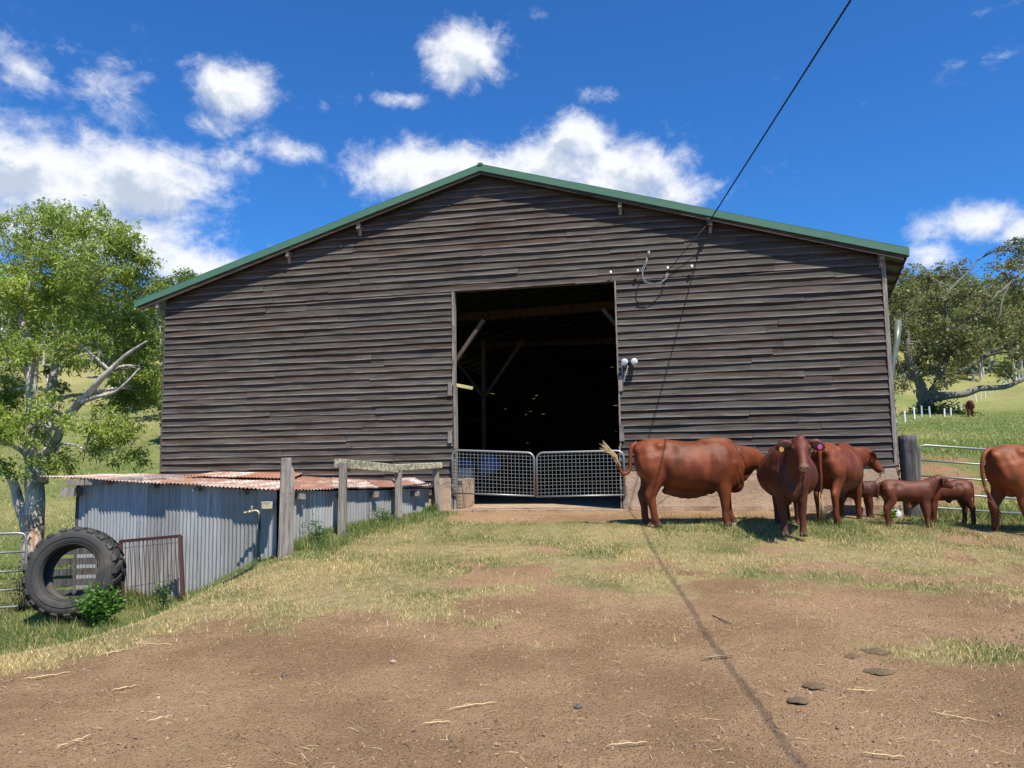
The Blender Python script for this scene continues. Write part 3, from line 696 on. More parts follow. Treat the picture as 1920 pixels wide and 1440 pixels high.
# interior frame
def inw(px, py, off): p = wall(px, py, off); return Vector((p.x, off, p.z))
for (a, b, off, wd_, nm) in (((907, 640), (907, 842), 5., .13, 'interior_post'), ((851, 682), (907, 600), .35, .09, 'brace'), ((857, 678), (906, 744), 4.8, .09, 'brace'), ((909, 744), (982, 636), 4.9, .10, 'brace'), ((1131, 580), (1160, 616), .5, .09, 'brace'),
                             ((846, 598), (1170, 572), 5.2, .26, 'tie_beam'), ((846, 650), (1170, 640), 9., .2, 'tie_beam')):
    p, q = inw(*a, off), inw(*b, off)
    if nm == 'interior_post': q.z = .66
    mb = MB(); mb.beam(p, q, wd_*.8, wd_, None, Vector((0, 1, 0))); mb.build(nm, M_INNER, barn)
mb = MB(); mb.tube([inw(855, 788, 9), inw(930, 787, 9)], .025); mb.build('rail', M_INNER, barn)
# downpipe by the right eave
p = at(1684, 602, 16.4); q = at(1672, 690, 16.2)
mb = MB(); mb.tube([p, at(1681, 640, 16.3), q, at(1669, 800, 16.2)], [.075, .07, .06, .05], 12); dp = mb.build('downpipe', M_DOWNPIPE, None, True)
dp.parent = barn; dp.matrix_parent_inverse = (Matrix.Translation(WO) @ Matrix.Rotation(-TH, 4, 'Z')).inverted()
def bw(x, y, z): return WO+WA*x+WN*y+Vector((0, 0, z))      # barn coordinates to world
def bworld(o): o.location = WO; o.rotation_euler = (0, 0, -TH); return o

# stored goods just inside the doorway
mb = MB(); a = inw(870, 838, 2.2); mb.box((a.x, 2.2, 1.25), (.35, .3, .5), None, None, .03)
tag(bworld(mb.build('storage_box', M_PALEBAG, None, bevel=.02)), 'pale box standing just inside the barn doorway behind the left gate', 'box')
for (px, py, r_, lb) in ((868, 868, .26, 'crumpled blue plastic bag beside the pale box inside the barn'), (915, 862, .3, 'blue plastic bag right of the inner post inside the barn')):
    a = inw(px, py, 2.4); mb = MB(); mb.ball((0, 0, 0), (r_, r_*.8, r_*.9), n=18, m=12)
    mb.v = [tuple(Vector(v)*(1+.35*fbm(v[0]*4+px, v[1]*4+v[2]*3, 1.2, 3))) for v in mb.v]
    o = mb.build('plastic_bag', M_BLUE, None, True); o.location = bw(a.x, 2.4, max(.9, a.z-.1)); tag(o, lb, 'bag')

# ------------------------------------------------------------------ doorway gates
def mesh_gate(px0, px1, t0, t1, b0, b1, label, drop):
    A, B = wall(px0, t0, -.09), wall(px1, t1, -.09); Cc, D = wall(px0, b0, -.09), wall(px1, b1, -.09)
    g = thing('mesh_gate', label, 'gate', bw(A.x, -.09, Cc.z), -TH, 'half gates across the barn doorway')
    L = B.x-A.x; sl_ = (B.z-A.z)/L; H = A.z-Cc.z; sb = (D.z-Cc.z)/L; r = .13
    P = lambda x, z: Vector((x, 0, z*(1+(sl_*x-sb*x)/H)+sb*x))
    path = [P(0, 0)]
    path += [P(0, H-r)]+[P(r-r*math.cos(t), H-r+r*math.sin(t)) for t in (R(22), R(45), R(68))]+[P(r, H), P(L-r, H)]
    path += [P(L-r+r*math.sin(t), H-r+r*math.cos(t)) for t in (R(22), R(45), R(68))]+[P(L, H-r), P(L, 0)]
    m = MB(); m.tube(path, .021, 10); m.tube([P(0, .02), P(L, .02)], .017, 10); fr = m.build('gate_frame', M_PIPE, g, True)
    m = MB(); k = int(L/.0745)
    for i in range(1, k): m.tube([P(L*i/k+rnd.uniform(-.003, .003), .03), P(L*i/k, H-.01)], .0034, 4, cap=False)
    k = int(H/.0745)
    for i in range(1, k+1): m.tube([P(.01, .02+(H-.02)*i/(k+1)), P(L*.3, .02+(H-.02)*i/(k+1)+rnd.uniform(-.008, .008)), P(L*.7, .02+(H-.02)*i/(k+1)+rnd.uniform(-.008, .008)), P(L-.01, .02+(H-.02)*i/(k+1))], .0034, 4, cap=False)
    m.build('wire_infill', M_WIRE, g)
    for x, z in ((drop, .13), (drop, H-.2)):
        m = MB(); m.tube([P(x, z), P(x, z+.06)], .028, 10); m.build('hinge', M_PIPE, g)
    return g
mesh_gate(848, 1001, 844, 849, 926, 932, 'left wire mesh half gate in the barn doorway, in front of the blue bags', 0)
mesh_gate(1006, 1169, 849, 845, 933, 930, 'right wire mesh half gate in the barn doorway, behind a cow tail', 1.64)

# ------------------------------------------------------------------ fittings on the barn front
def lamp_at(px, py):
    p = wall(px, py); c = bw(p.x, -.16, p.z); return c
t = thing('floodlight', 'twin round floodlight with two silver lamps fixed right of the barn doorway', 'floodlight', bw(wall(1181, 679).x, -.03, wall(1181, 679).z), -TH)
m = MB(); m.box((0, 0, 0), (.09, .06, .11)); m.tube([(-.05, -.04, 0), (.05, -.04, 0)], .02, 8); m.build('mounting_box', M_DARKMETAL, t)
for sx in (-1, 1):
    m = MB(); ax_ = Vector((sx*.12, -1, -.18)).normalized(); c = Vector((sx*.082, -.06, 0)); prof = [(-.02, .02), (.03, .05), (.08, .066), (.10, .068), (.112, .06), (.118, .03), (.12, .002)]
    M3 = rot_from(ax_); rings = [[c+M3 @ Vector((d_, r_*math.cos(k*math.pi/9), r_*math.sin(k*math.pi/9))) for k in range(18)] for d_, r_ in prof]
    m.rings(rings); m.build('lamp', M_GLASSY, t, True)
p0 = wall(1178, 686); p1 = wall(1160, 745)
m = MB(); m.tube([bw(p0.x, -.06, p0.z), bw((p0.x*.55+p1.x*.45), -.05, p0.z*.55+p1.z*.45-.02), bw(p1.x, -.04, p1.z)], .009, 6)
tag(m.build('lamp_cable', M_GREYCABLE, None, True), 'thin grey cable running down from the floodlight to the doorway', 'cable')
q = wall(1167, 690); m = MB(); m.tube([bw(q.x, -.05, q.z+.1), bw(q.x, -.05, q.z-.35)], .017, 8)
tag(m.build('conduit', M_GREYCABLE, None, True), 'short upright grey conduit below the floodlight', 'conduit')
INS = [((1146, 516), 'leftmost of four small white insulators, above the doorway corner'), ((1196, 513), 'small white insulator just left of the looped service cable'), ((1252, 508), 'small white insulator where the overhead cable ends'), ((1297, 505), 'rightmost of four small white insulators on the barn front')]
for (px, py), lb in INS:
    p = wall(px, py); t = thing('insulator', lb, 'insulator', bw(p.x, -.02, p.z), -TH, 'porcelain insulators on the barn front')
    m = MB(); m.tube([(0, 0, -.05), (0, -.09, -.05), (0, -.10, .0)], .006, 6); m.build('pin', M_DARKMETAL, t)
    m = MB(); m.tube([(0, -.10, 0), (0, -.10, .02), (0, -.10, .045), (0, -.10, .06)], [.028, .022, .026, .012], 10); m.build('porcelain_cap', M_WHITE, t, True)
m = MB()
loop = [(1215, 478), (1210, 492), (1204, 505), (1204, 518), (1211, 528), (1226, 532), (1240, 529), (1248, 521), (1250, 510)]
for off in (0, .018):
    L_ = []
    for i, (px, py) in enumerate(loop):
        p = wall(px+off*150*math.sin(i), py+off*80, -.1-.12*math.sin(i/8*math.pi)); L_.append(bw(p.x, p.y, p.z))
    m.tube(L_, .007, 6)
p = wall(1216, 478, -.12); m.tube([bw(p.x, -.12, p.z-.04), bw(p.x+.01, -.12, p.z+.08)], .025, 8)
tag(m.build('service_cable', M_GREYCABLE, None, True), 'loose grey cable loop hanging on the barn front right of the doorway', 'cable')
A = wall(1328, 418, -.25); A = bw(A.x, A.y, A.z); B = at(1595, 0, 7.4)
dirn = (B-A); pts_ = [A+dirn*t_*2.6 for t_ in [i/24 for i in range(25)]]
m = MB(); m.tube(pts_, .008, 8)
nh = 260                                    # the two cores twisted round each other
for ph in (0, math.pi):
    hp = []
    for i in range(nh*5):
        f_ = i/(nh*5-1)*24*.999; j = int(f_); c = pts_[j].lerp(pts_[min(24, j+1)], f_-j); a = i*.75+ph
        hp.append(c+Vector((math.cos(a)*.0065, 0, math.sin(a)*.0065)))
    m.tube(hp, .0072, 5)
tag(m.build('overhead_cable', M_BLACK, None, True), 'thick twisted black overhead cable rising from the barn roof edge to the top right', 'cable')
p = wall(1252, 508, -.1)
m = MB(); m.tube([A, bw(p.x, -.1, p.z)], .007, 6); tag(m.build('lead_in_cable', M_BLACK, None, True), 'thin black cable slanting from the roof edge down to an insulator', 'cable')
m = MB(); m.box((0, 0, 0), (.07, .12, .16)); m.tube([(0, -.05, .05), (0, -.14, .02), (0, -.14, -.05)], .014, 8)
o = m.build('cable_bracket', M_DARKMETAL); o.location = A+Vector((.02, .08, .04)); o.rotation_euler = (0, 0, -TH); tag(o, 'dark bracket under the roof edge holding the overhead cable', 'bracket')

# ------------------------------------------------------------------ corrugated shed
shed = thing('shed', 'low shed of galvanised corrugated iron with a rusty flat roof in front of the barn', 'shed', (0, 0, 0))
def corr(mb, P, Q, zt0, zt1, zb_f, sheet=.76, seed=0, amp=.0095, pitch=.076):
    rr = random.Random(seed); d = Q-P; d.z = 0; L = d.length; d.normalize(); nn = Vector((d.y, -d.x, 0)); s = 0; i_ = 0
    while s < L-.01:
        e = min(L, s+sheet); tint = (rr.uniform(0, .9), rr.random(), 0); off = .004*(i_ % 2)+rr.uniform(0, .003); V = []; T = []
        dzt = rr.uniform(-.012, .012); steps = max(2, int((min(L, e+.05)-s)/pitch*8))
        for k in range(steps+1):
            x = s+(min(L, e+.05)-s)*k/steps; w_ = off+amp*math.cos(2*math.pi*x/pitch); b = P+d*x
            zt = zt0+(zt1-zt0)*x/L+dzt; zb_ = zb_f(b.x, b.y)
            for j in range(4):
                z = zt+(zb_-zt)*j/3; bow = .006*math.sin(x*2+seed)*math.sin(j)
                V.append((b.x+nn.x*(w_+bow), b.y+nn.y*(w_+bow), z)); T.append((tint[0], tint[1], max(0, (z-zb_))*.9))
        mb.add(V, [(k*4+j, k*4+j+1, (k+1)*4+j+1, (k+1)*4+j) for k in range(steps) for j in range(3)], T)
        s = e; i_ += 1
ZT0, ZT1, ZT2 = at(150, 896, 13.0).z, at(520, 921, 11.35).z, at(803, 917, 15.35).z
low = lambda x, y: ground(x, y)-.12
mb = MB(); corr(mb, W0, W1, ZT0, ZT1, low, seed=4); mb.build('corrugated_wall', M_GALV, shed, True)
mb = MB(); corr(mb, W1+Vector((.02, .03, 0)), W2, ZT1, ZT2, low, seed=9); mb.build('corrugated_wall', M_GALV, shed, True)
W3 = W2+Vector((-.35, .75, 0)); mb = MB(); corr(mb, W2, W3, ZT2, ZT2, low, seed=12); mb.build('corrugated_wall', M_GALV, shed, True)
WB = W0+Vector((.9, 4.0, 0)); mb = MB(); corr(mb, WB, W0, ZT0, ZT0, low, seed=14); mb.build('corrugated_wall', M_GALV, shed, True)
# roof: corrugations run front to back
def roof_sheets(mb, F0, F1, B0, B1, seed, amp=.011, pitch=.076, lift=0., sheet=.76, zf=None):
    rr = random.Random(seed); L = (F1-F0).length; n_ = int(L/sheet)+1
    for i in range(n_):
        s0, s1 = i/n_, min(1, (i+1)/n_+.05/L); tint = (rr.uniform(-.06, .10), rr.random(), .5); V = []; k_ = max(4, int((s1-s0)*L/pitch*6)); dz = rr.uniform(0, .012); jf = rr.uniform(-.008, .008)
        for k in range(k_+1):
            t = s0+(s1-s0)*k/k_; w_ = amp*math.cos(2*math.pi*t*L/pitch)+dz+lift
            f = F0.lerp(F1, t); b = B0.lerp(B1, t); f = f.lerp(b, jf)
            for j in range(7):
                p = f.lerp(b, j/6); sag = -.02*math.sin(j/6*math.pi)*rr.uniform(.8, 1)
                V.append((p.x, p.y, p.z+w_+sag))
        mb.add(V, [(k*7+j, (k+1)*7+j, (k+1)*7+j+1, k*7+j+1) for k in range(k_) for j in range(6)], tint)
def bz(px, py): p = wall(px, py, -.06); return bw(p.x, p.y, p.z)
D1 = (W1-W0).normalized(); D2 = (W2-W1).normalized(); N1 = Vector((D1.y, -D1.x, 0)); N2 = Vector((D2.y, -D2.x, 0))
up_ = lambda z: Vector((0, 0, z))
FL = W0-D1*.72+N1*.21+up_(at(76, 893, 13.1).z); FM = W1+N1*.17+N2*.12+up_(ZT1+.02); FR = W2+N2*.13+D2*.12+up_(ZT2+.03)
BL, BM, BR = bz(305, 889), bz(560, 893), bz(780, 905)
FL2 = FL+Vector((.0, 0, 0)); BL2 = BL+Vector((-1.6, .5, .02))
mb = MB(); roof_sheets(mb, FL2, FM, BL2, BM, 2); roof_sheets(mb, FM, FR, BM, BR, 3)
shroof = mb.build('corrugated_roof', M_RUST, shed, True)
mb = MB()
a_, b_ = FL.lerp(FM, .5).lerp(BL2.lerp(BM, .5), .6), FL.lerp(FM, .98).lerp(BM, .6)
roof_sheets(mb, a_+Vector((0, 0, .03)), b_+Vector((0, 0, .03)), BL2.lerp(BM, .6)+Vector((0, 0, .07)), BM+Vector((.1, 0, .06)), 5); mb.build('loose_roof_sheet', M_RUST, shed, True); mb = MB()
a_, b_ = FM.lerp(FR, .72), FM.lerp(FR, .93)
roof_sheets(mb, a_+Vector((0, 0, .02)), b_+Vector((.05, -.1, .05)), BM.lerp(BR, .8)+Vector((0, 0, .05)), BR+Vector((0, -.3, .10)), 6)
mb.build('loose_roof_sheet', M_RUST, shed, True)
mb = MB()
for t in (.17, .42, .64, .86):
    p = W0.lerp(W1, t); z = ZT0+(ZT1-ZT0)*t-.05; d = Vector((.35, .94, 0)); mb.beam(Vector((p.x-.02, p.y-.12, z)), Vector((p.x+.3, p.y+1.3, z+.03)), .10, .05)
for t in (.10, .33, .55, .7, .86):
    p = W1.lerp(W2, t); z = ZT1+(ZT2-ZT1)*t-.08; mb.beam(Vector((p.x+.11, p.y-.06, z)), Vector((p.x-.6, p.y+.4, z+.02)), .11, .09, jit=.008)
mb.build('rafters', M_POST, shed)
mb = MB(); p = at(500, 947, 11.2); mb.box(p, (.15, .22, .10), Matrix.Rotation(R(20), 3, 'Z'), None, .006); mb.build('rafter_end', M_LICHEN, shed)
mb = MB(); p = at(126, 905, 12.75); mb.beam(p, W0+Vector((1.2, -.35, ZT0-.06)), .06, .09); p = at(142, 922, 12.95); mb.box(p, (.22, .5, .14), None, None, .008); mb.build('eave_beam', M_POST, shed)
mb = MB(); p = W0; mb.box((p.x-.035, p.y+.03, (ZT0-.7)/2), (.05, .08, ZT0+.6)); mb.build('corner_post', M_STRAINER, shed)

# ------------------------------------------------------------------ standpipe with tap, hose
p = at(484, 1058, 11.25); zt = at(484, 963, 11.25).z
t = thing('tap', 'old brass garden tap on an upright dark pipe against the corrugated shed wall', 'tap', (p.x, p.y, ground(p.x, p.y)))
hh = zt-ground(p.x, p.y)
m = MB(); m.tube([(0, 0, -.05), (0, 0, hh*.3), (.01, 0, hh*.7), (0, 0, hh-.02)], .022, 10); m.tube([(0, 0, .0), (0, 0, .12)], .038, 10); m.build('standpipe', M_DARKPIPE, t, True)
m = MB(); m.tube([(0, 0, hh-.04), (0, 0, hh+.01), (-.02, 0, hh+.035), (-.05, 0, hh+.045), (-.12, -.01, hh+.03), (-.17, -.01, hh+.02)], .017, 10); m.tube([(-.12, -.01, hh+.03), (-.15, -.01, hh+.022)], .024, 8); m.tube([(-.18, -.01, hh+.02), (-.22, -.01, hh+.012)], .016, 8)
m.build('tap_body', M_BRASS, t, True)
m = MB(); m.tube([(-.10, -.01, hh+.035), (-.105, -.01, hh+.10)], .011, 8); m.tube([(-.115, -.01, hh+.09), (-.085, -.01, hh+.095)], .014, 8); m.build('tap_handle', M_BRASS, t, True)
m = MB(); hp = []
for (px, py) in ((520, 1047), (503, 1052), (487, 1058), (470, 1070), (450, 1082), (432, 1091), (418, 1098)):
    q = on(px, py); hp.append(q+Vector((0, 0, .03)))
m.tube(hp, .016, 8); tag(m.build('hose', M_DARKPIPE, None, True), 'dark green hose lying on the grass at the foot of the shed wall', 'hose')

# ------------------------------------------------------------------ old timber posts and rail
def old_post(px, pyb, pyt, Y, w_, d_, label, seed, notch=False, dark=False):
    b = at(px, pyb, Y); top = at(px, pyt, Y).z; gz = ground(b.x, b.y); H = top-gz; rr = random.Random(seed)
    m = MB(); rings = []; N = 14
    for j in range(17):
        z = -.2+(H+.2)*j/16; k = 1.06-.08*j/16; ring = []
        for i in range(N*2):
            a = 2*math.pi*i/(N*2); ca_, sa = math.cos(a), math.sin(a); e = .22
            x = math.copysign(abs(ca_)**e, ca_)*w_/2; y = math.copysign(abs(sa)**e, sa)*d_/2
            q = 1+.07*noise.noise(Vector((a*2.2, z*.6, seed)))+.02*noise.noise(Vector((a*6, z*4, seed)))
            zz = z
            if j == 16: zz += .03*noise.noise(Vector((x*20, y*20, seed)))
            if notch and z > H-.13 and x > w_*.25: x = w_*.25
            ring.append((x*k*q, y*k*q, zz))
        rings.append(ring)
    m.rings(rings); o = m.build('wooden_post', M_STRAINER if dark else M_POST, None); o.location = (b.x, b.y, gz); o.rotation_euler = (R(rr.uniform(-.8, .8)), R(rr.uniform(-1, 1)), R(rr.uniform(5, 22)))
    return tag(o, label, 'post', 'old timber posts along the shed')
old_post(535, 1058, 860, 11.05, .20, .17, 'thickest grey timber post with notched top in front of the shed corner', 1, True)
p2 = old_post(641, 1008, 868, 12.35, .12, .15, 'grey timber post under the left end of the lichen covered rail', 2)
p3 = old_post(747, 985, 877, 14.0, .13, .13, 'dark faced timber post under the middle of the lichen covered rail', 3)
p4 = old_post(822, 962, 873, 15.2, .115, .12, 'slightly leaning grey post under the right end of the lichen covered rail', 4)
p4.rotation_euler = (0, R(-3.5), R(15))
m = MB(); qa, qb, qc = at(631, 869, 12.3), at(744, 879, 13.93), at(826, 872, 15.25)
qd = at(744, 876.5, 13.93)
m.beam(qa, qb, .10, .145, None, jit=.006); m.beam(qd, qc, .095, .115, None, jit=.006)
tag(m.build('timber_rail', M_LICHEN, None, bevel=.01), 'pale lichen covered timber rail lying on three posts before the barn', 'rail')

# ------------------------------------------------------------------ tractor tyre
def tyre():
    c = at(141, 1074, 11.2); Rr = .66; Wd = .44
    t = thing('tractor_tyre', 'large black tractor tyre standing upright against a slatted crate', 'tyre', c)
    t.rotation_euler = (R(-11), 0, R(7)); t.scale = (.965, 1.05, .965)
    prof = [(.395, -.10), (.374, -.14), (.39, -.178), (.425, -.208), (.48, -.224), (.56, -.218), (.60, -.20), (.62, -.17), (.628, -.06), (.63, 0), (.628, .06), (.62, .17), (.60, .20), (.56, .218), (.48, .224), (.39, .178), (.374, .14), (.395, .10), (.50, .10), (.57, .06), (.58, 0), (.57, -.06), (.50, -.10)]
    n = 96; V = []; k = len(prof)
    for i in range(n):
        a = 2*math.pi*i/n
        for r, y in prof: V.append((r*math.cos(a), y, r*math.sin(a)))
    Fq = [(i*k+j, i*k+(j+1) % k, ((i+1) % n)*k+(j+1) % k, ((i+1) % n)*k+j) for i in range(n) for j in range(k)]
    m = MB(); m.add(V, Fq); m.build('casing', M_TYRE, t, True)
    m = MB()
    for r_, y_ in ((.406, -.195), (.50, -.227)):
        m.tube([(r_*math.cos(2*math.pi*i/72), y_, r_*math.sin(2*math.pi*i/72)) for i in range(73)], .006, 6, cap=False)
    m.build('bead_ring', M_TYRE, t, True)
    nl = 21
    lug = MB()
    for s in (-1, 1):
        for i in range(nl):
            a0 = 2*math.pi*(i+(.5 if s > 0 else 0))/nl
            pts_l = [(.585, s*.212, .0), (.612, s*.213, .0), (.652, s*.185, .01), (.664, s*.12, .07), (.668, s*.05, .15), (.668, s*.0, .205)]
            hw = [.050, .047, .042, .040, .038, .034]; V = []
            for (r_, y_, da), h in zip(pts_l, hw):
                for sg in (-1, 1):
                    a = a0+da*1.0+sg*h/.66; 
                    for rr_, kk in ((r_, 1.0), (min(r_, .60)-.03, 1.12)):
                        aa = a0+da+sg*h*kk/.66; yy = y_ if rr_ > .6 or abs(y_) < .2 else y_*.97
                        V.append((rr_*math.cos(aa), yy, rr_*math.sin(aa)))
            Fq = []
            for j in range(len(pts_l)-1):
                o = j*4; q = o+4
                Fq += [(o, o+2, q+2, q), (o, q, q+1, o+1), (o+2, o+3, q+3, q+2)]
            Fq += [(0, 1, 3, 2), (len(pts_l)*4-4, len(pts_l)*4-2, len(pts_l)*4-1, len(pts_l)*4-3)]
            lug.add(V, Fq)
    lug.build('tread_lugs', M_TYRE, t, bevel=.006)
    return t
tyre()
# slatted crate behind the tyre
p = at(146, 1080, 12.0)
t = thing('slatted_crate', 'grey slatted timber crate seen through the hole of the tractor tyre', 'crate', (p.x, p.y, ground(p.x, p.y)-.05), R(8))
for k in range(6):
    m = MB(); m.box((0, -.02, .10+k*.155), (1.25, .02, .10), None, None, .004); m.build('slat', M_STRAINER, t)
for x in (-.55, .30, .58):
    m = MB(); m.box((x, .01, .45), (.07, .03, .95)); m.build('batten', M_STRAINER, t)

# ------------------------------------------------------------------ rusty gate panel
A0, A1 = at(231, 1125, 11.75), at(343, 1105, 11.45); T0, T1 = at(226, 1015, 12.0), at(338, 1005, 11.72)
t = thing('rusty_gate_panel', 'rusty steel frame with upright bars leaning on the corrugated shed wall', 'gate panel', (A0.x, A0.y, ground(A0.x, A0.y)))
Lc = lambda v: v-t.location
m = MB(); m.beam(Lc(T0), Lc(T1), .045, .045); m.beam(Lc(A0)-Vector((0, 0, .08)), Lc(T0), .05, .035, None, Vector((0, 1, 0))); m.beam(Lc(A1)-Vector((0, 0, .08)), Lc(T1), .05, .045, None, Vector((0, 1, 0))); m.build('frame', M_RUSTBAR, t)
m = MB()
for k in range(1, 13):
    f_ = k/13+rnd.uniform(-.012, .012); m.tube([Lc(A0.lerp(A1, f_)), Lc(T0.lerp(T1, f_))], .006, 5)
for f_ in (.12, .8): m.tube([Lc(T0.lerp(A0, f_)), Lc(T1.lerp(A1, f_))], .004, 5)
m.build('bars', M_RUSTBAR, t)
m = MB(); a = T0.lerp(A0, .3)+Vector((.05, -.02, 0)); m.tube([Lc(a), Lc(a+Vector((.02, 0, -.15))), Lc(a+Vector((.03, -.01, -.36)))], [.012, .02, .008], 6); m.build('blue_strip', M_BLUE, t)

# ------------------------------------------------------------------ farm gates
def rail_gate(name, label, TL, TR, BLc, BRc, rails, loc, corner):
    t = thing(name, label, 'gate', loc); L = lambda v: v-Vector(loc); r = .12
    a, b, c, d = TL, TR, BRc, BLc
    def cor(p, q, s_):
        u = (p-q).normalized()*r; v = (s_-q).normalized()*r
        return [q+u, q+u*.35+v*.1, q+u*.1+v*.35, q+v]
    m = MB()
    if corner == 'R': path = [L(a)]+[L(x) for x in cor(a, b, c)]+[L(x) for x in cor(b, c, d)]+[L(d)]
    else: path = [L(b)]+[L(x) for x in cor(b, a, d)]+[L(x) for x in cor(a, d, c)]+[L(c)]
    m.tube(path, .019, 10); m.build('gate_frame', M_PIPE, t, True)
    for f_ in rails:
        m = MB(); m.tube([L(a.lerp(d, f_)), L(b.lerp(c, f_))], .016, 8); m.build('rail', M_PIPE, t, True)
    for f_ in (.5,):
        m = MB(); m.beam(L(a.lerp(b, f_)), L(d.lerp(c, f_)), .035, .012, None, Vector((0, 1, 0))); m.build('upright', M_PIPE, t)
    return t
b = at(49, 1140, 10.7); d_ = Vector((-2.6, .1, 0))
TR, BR_ = at(49, 999, 12.0), at(50, 1136, 11.95)
TLg, BLg = at(-190, 1008, 11.5), at(-190, 1152, 11.5)
rail_gate('steel_gate', 'galvanised pipe gate at the left picture edge beside the tyre', TLg, TR, BLg, BR_, (.26, .52, .77), (BR_.x, BR_.y, BR_.z), 'R')
a, b, c, d = at(1724, 834, 14.0), at(2000, 853, 13.7), at(2000, 969, 13.7), at(1726, 950, 14.0)
rail_gate('steel_gate', 'galvanised pipe gate hung on the thick dark post behind the calves', a, b, d, c, (.25, .50, .765), (d.x, d.y, d.z), 'L')
# strainer post
p = at(1713, 965, 14.05); zt = at(1710, 816, 14.05).z; gz = ground(p.x, p.y)
m = MB(); rings = []; H = zt-gz
for j in range(19):
    z = -.2+(H+.2)*j/18; rings.append([((.165-.012*j/18)*(1+.05*noise.noise(Vector((math.cos(a)*2, math.sin(a)*2, z*1.2))))*math.cos(a)-z*.012, (.165-.012*j/18)*(1+.05*noise.noise(Vector((math.cos(a)*2, math.sin(a)*2, z*1.2))))*math.sin(a), z) for a in [2*math.pi*i/28 for i in range(28)]])
m.rings(rings); o = m.build('strainer_post', M_STRAINER, None); o.location = (p.x, p.y, gz)
for pl in o.data.polygons: pl.use_smooth = len(pl.vertices) == 4
tag(o, 'thick round dark timber gate post right of the barn corner', 'post')
# bits lying by the barn corner
p = at(1812-115, 958, 13.6)
m = MB(); m.ball((0, 0, .07), (.11, .09, .10), n=10, m=7); o = m.build('stone', M_PALEBAG, None, True); o.location = (p.x-.1, p.y+.15, ground(p.x, p.y)); tag(o, 'pale rounded stone by the barn corner behind the calves', 'stone')

# ------------------------------------------------------------------ cattle
COW_T = [(-.80, 1.27, 1.04, .09), (-.76, 1.32, .84, .185), (-.64, 1.365, .72, .235), (-.48, 1.385, .67, .27), (-.28, 1.36, .60, .325), (-.05, 1.325, .545, .355),
         (.18, 1.315, .53, .35), (.38, 1.335, .53, .315), (.54, 1.345, .52, .27), (.68, 1.31, .52, .225), (.80, 1.22, .57, .165), (.90, 1.12, .64, .11)]
CALF_T = [(-.39, .68, .53, .05), (-.355, .715, .45, .095), (-.28, .735, .40, .115), (-.18, .735, .385, .125), (-.05, .71, .385, .135), (.08, .70, .385, .135), (.20, .71, .38, .118), (.30, .71, .385, .10), (.37, .68, .42, .08), (.42, .65, .47, .06)]
COW_L = dict(h=[(-.58, .12, 1.08, .20), (-.555, .145, .90, .195), (-.535, .155, .75, .150), (-.595, .155, .60, .095), (-.655, .15, .47, .078), (-.635, .15, .30, .057), (-.625, .15, .13, .056), (-.60, .15, .07, .058), (-.585, .15, .0, .062)],
             f=[(.60, .12, .98, .175), (.575, .145, .80, .15), (.555, .15, .66, .112), (.565, .148, .55, .098), (.575, .145, .42, .080), (.575, .14, .36, .074), (.575, .14, .22, .054), (.578, .14, .12, .056), (.595, .14, .06, .058), (.61, .14, .0, .062)])
CALF_L = dict(h=[(-0.28, 0.055, 0.6, 0.105), (-0.265, 0.07, 0.5, 0.0966), (-0.25, 0.075, 0.42, 0.0756), (-0.285, 0.073, 0.34, 0.05568), (-0.318, 0.07, 0.27, 0.04872), (-0.31, 0.07, 0.17, 0.03712), (-0.305, 0.07, 0.075, 0.03828), (-0.295, 0.07, 0.04, 0.03944), (-0.285, 0.07, 0, 0.04176)],
              f=[(0.27, 0.055, 0.56, 0.08925), (0.258, 0.07, 0.46, 0.0735), (0.252, 0.07, 0.38, 0.05565), (0.258, 0.07, 0.31, 0.05568), (0.265, 0.07, 0.245, 0.04988), (0.265, 0.07, 0.21, 0.0464), (0.265, 0.07, 0.13, 0.03596), (0.267, 0.07, 0.07, 0.03828), (0.275, 0.07, 0.035, 0.03944), (0.285, 0.07, 0, 0.04176)])
HEADP = [(-.03, .05, .05, .0), (.0, .080, .085, .0), (.06, .106, .112, -.01), (.13, .114, .130, -.025), (.18, .100, .130, -.03), (.25, .074, .108, -.026), (.32, .062, .090, -.02), (.385, .066, .080, -.014), (.43, .070, .072, -.012), (.46, .056, .056, -.014), (.472, .03, .03, -.015)]
def loft(mb, rows, n=18, up=Vector((0, 0, 1)), flat=1.):
    # rows: (point, half width, half height)
    ps = [Vector(r[0]) for r in rows]; rg = []
    for i, p in enumerate(ps):
        d = (ps[min(i+1, len(ps)-1)]-ps[max(i-1, 0)]).normalized(); x = up.cross(d)
        x = x.normalized() if x.length > .05 else Vector((0, 1, 0)); z = d.cross(x)
        rg.append([p+x*rows[i][1]*math.cos(2*math.pi*k/n)+z*rows[i][2]*math.sin(2*math.pi*k/n) for k in range(n)])
    mb.rings(rg)
def dense(t, m=3):
    out = []
    for i in range(len(t)-1):
        a, b = t[i], t[i+1]
        for k in range(m):
            f_ = k/m; out.append(tuple(a[j]+(b[j]-a[j])*f_ for j in range(len(a))))
    return out+[t[-1]]
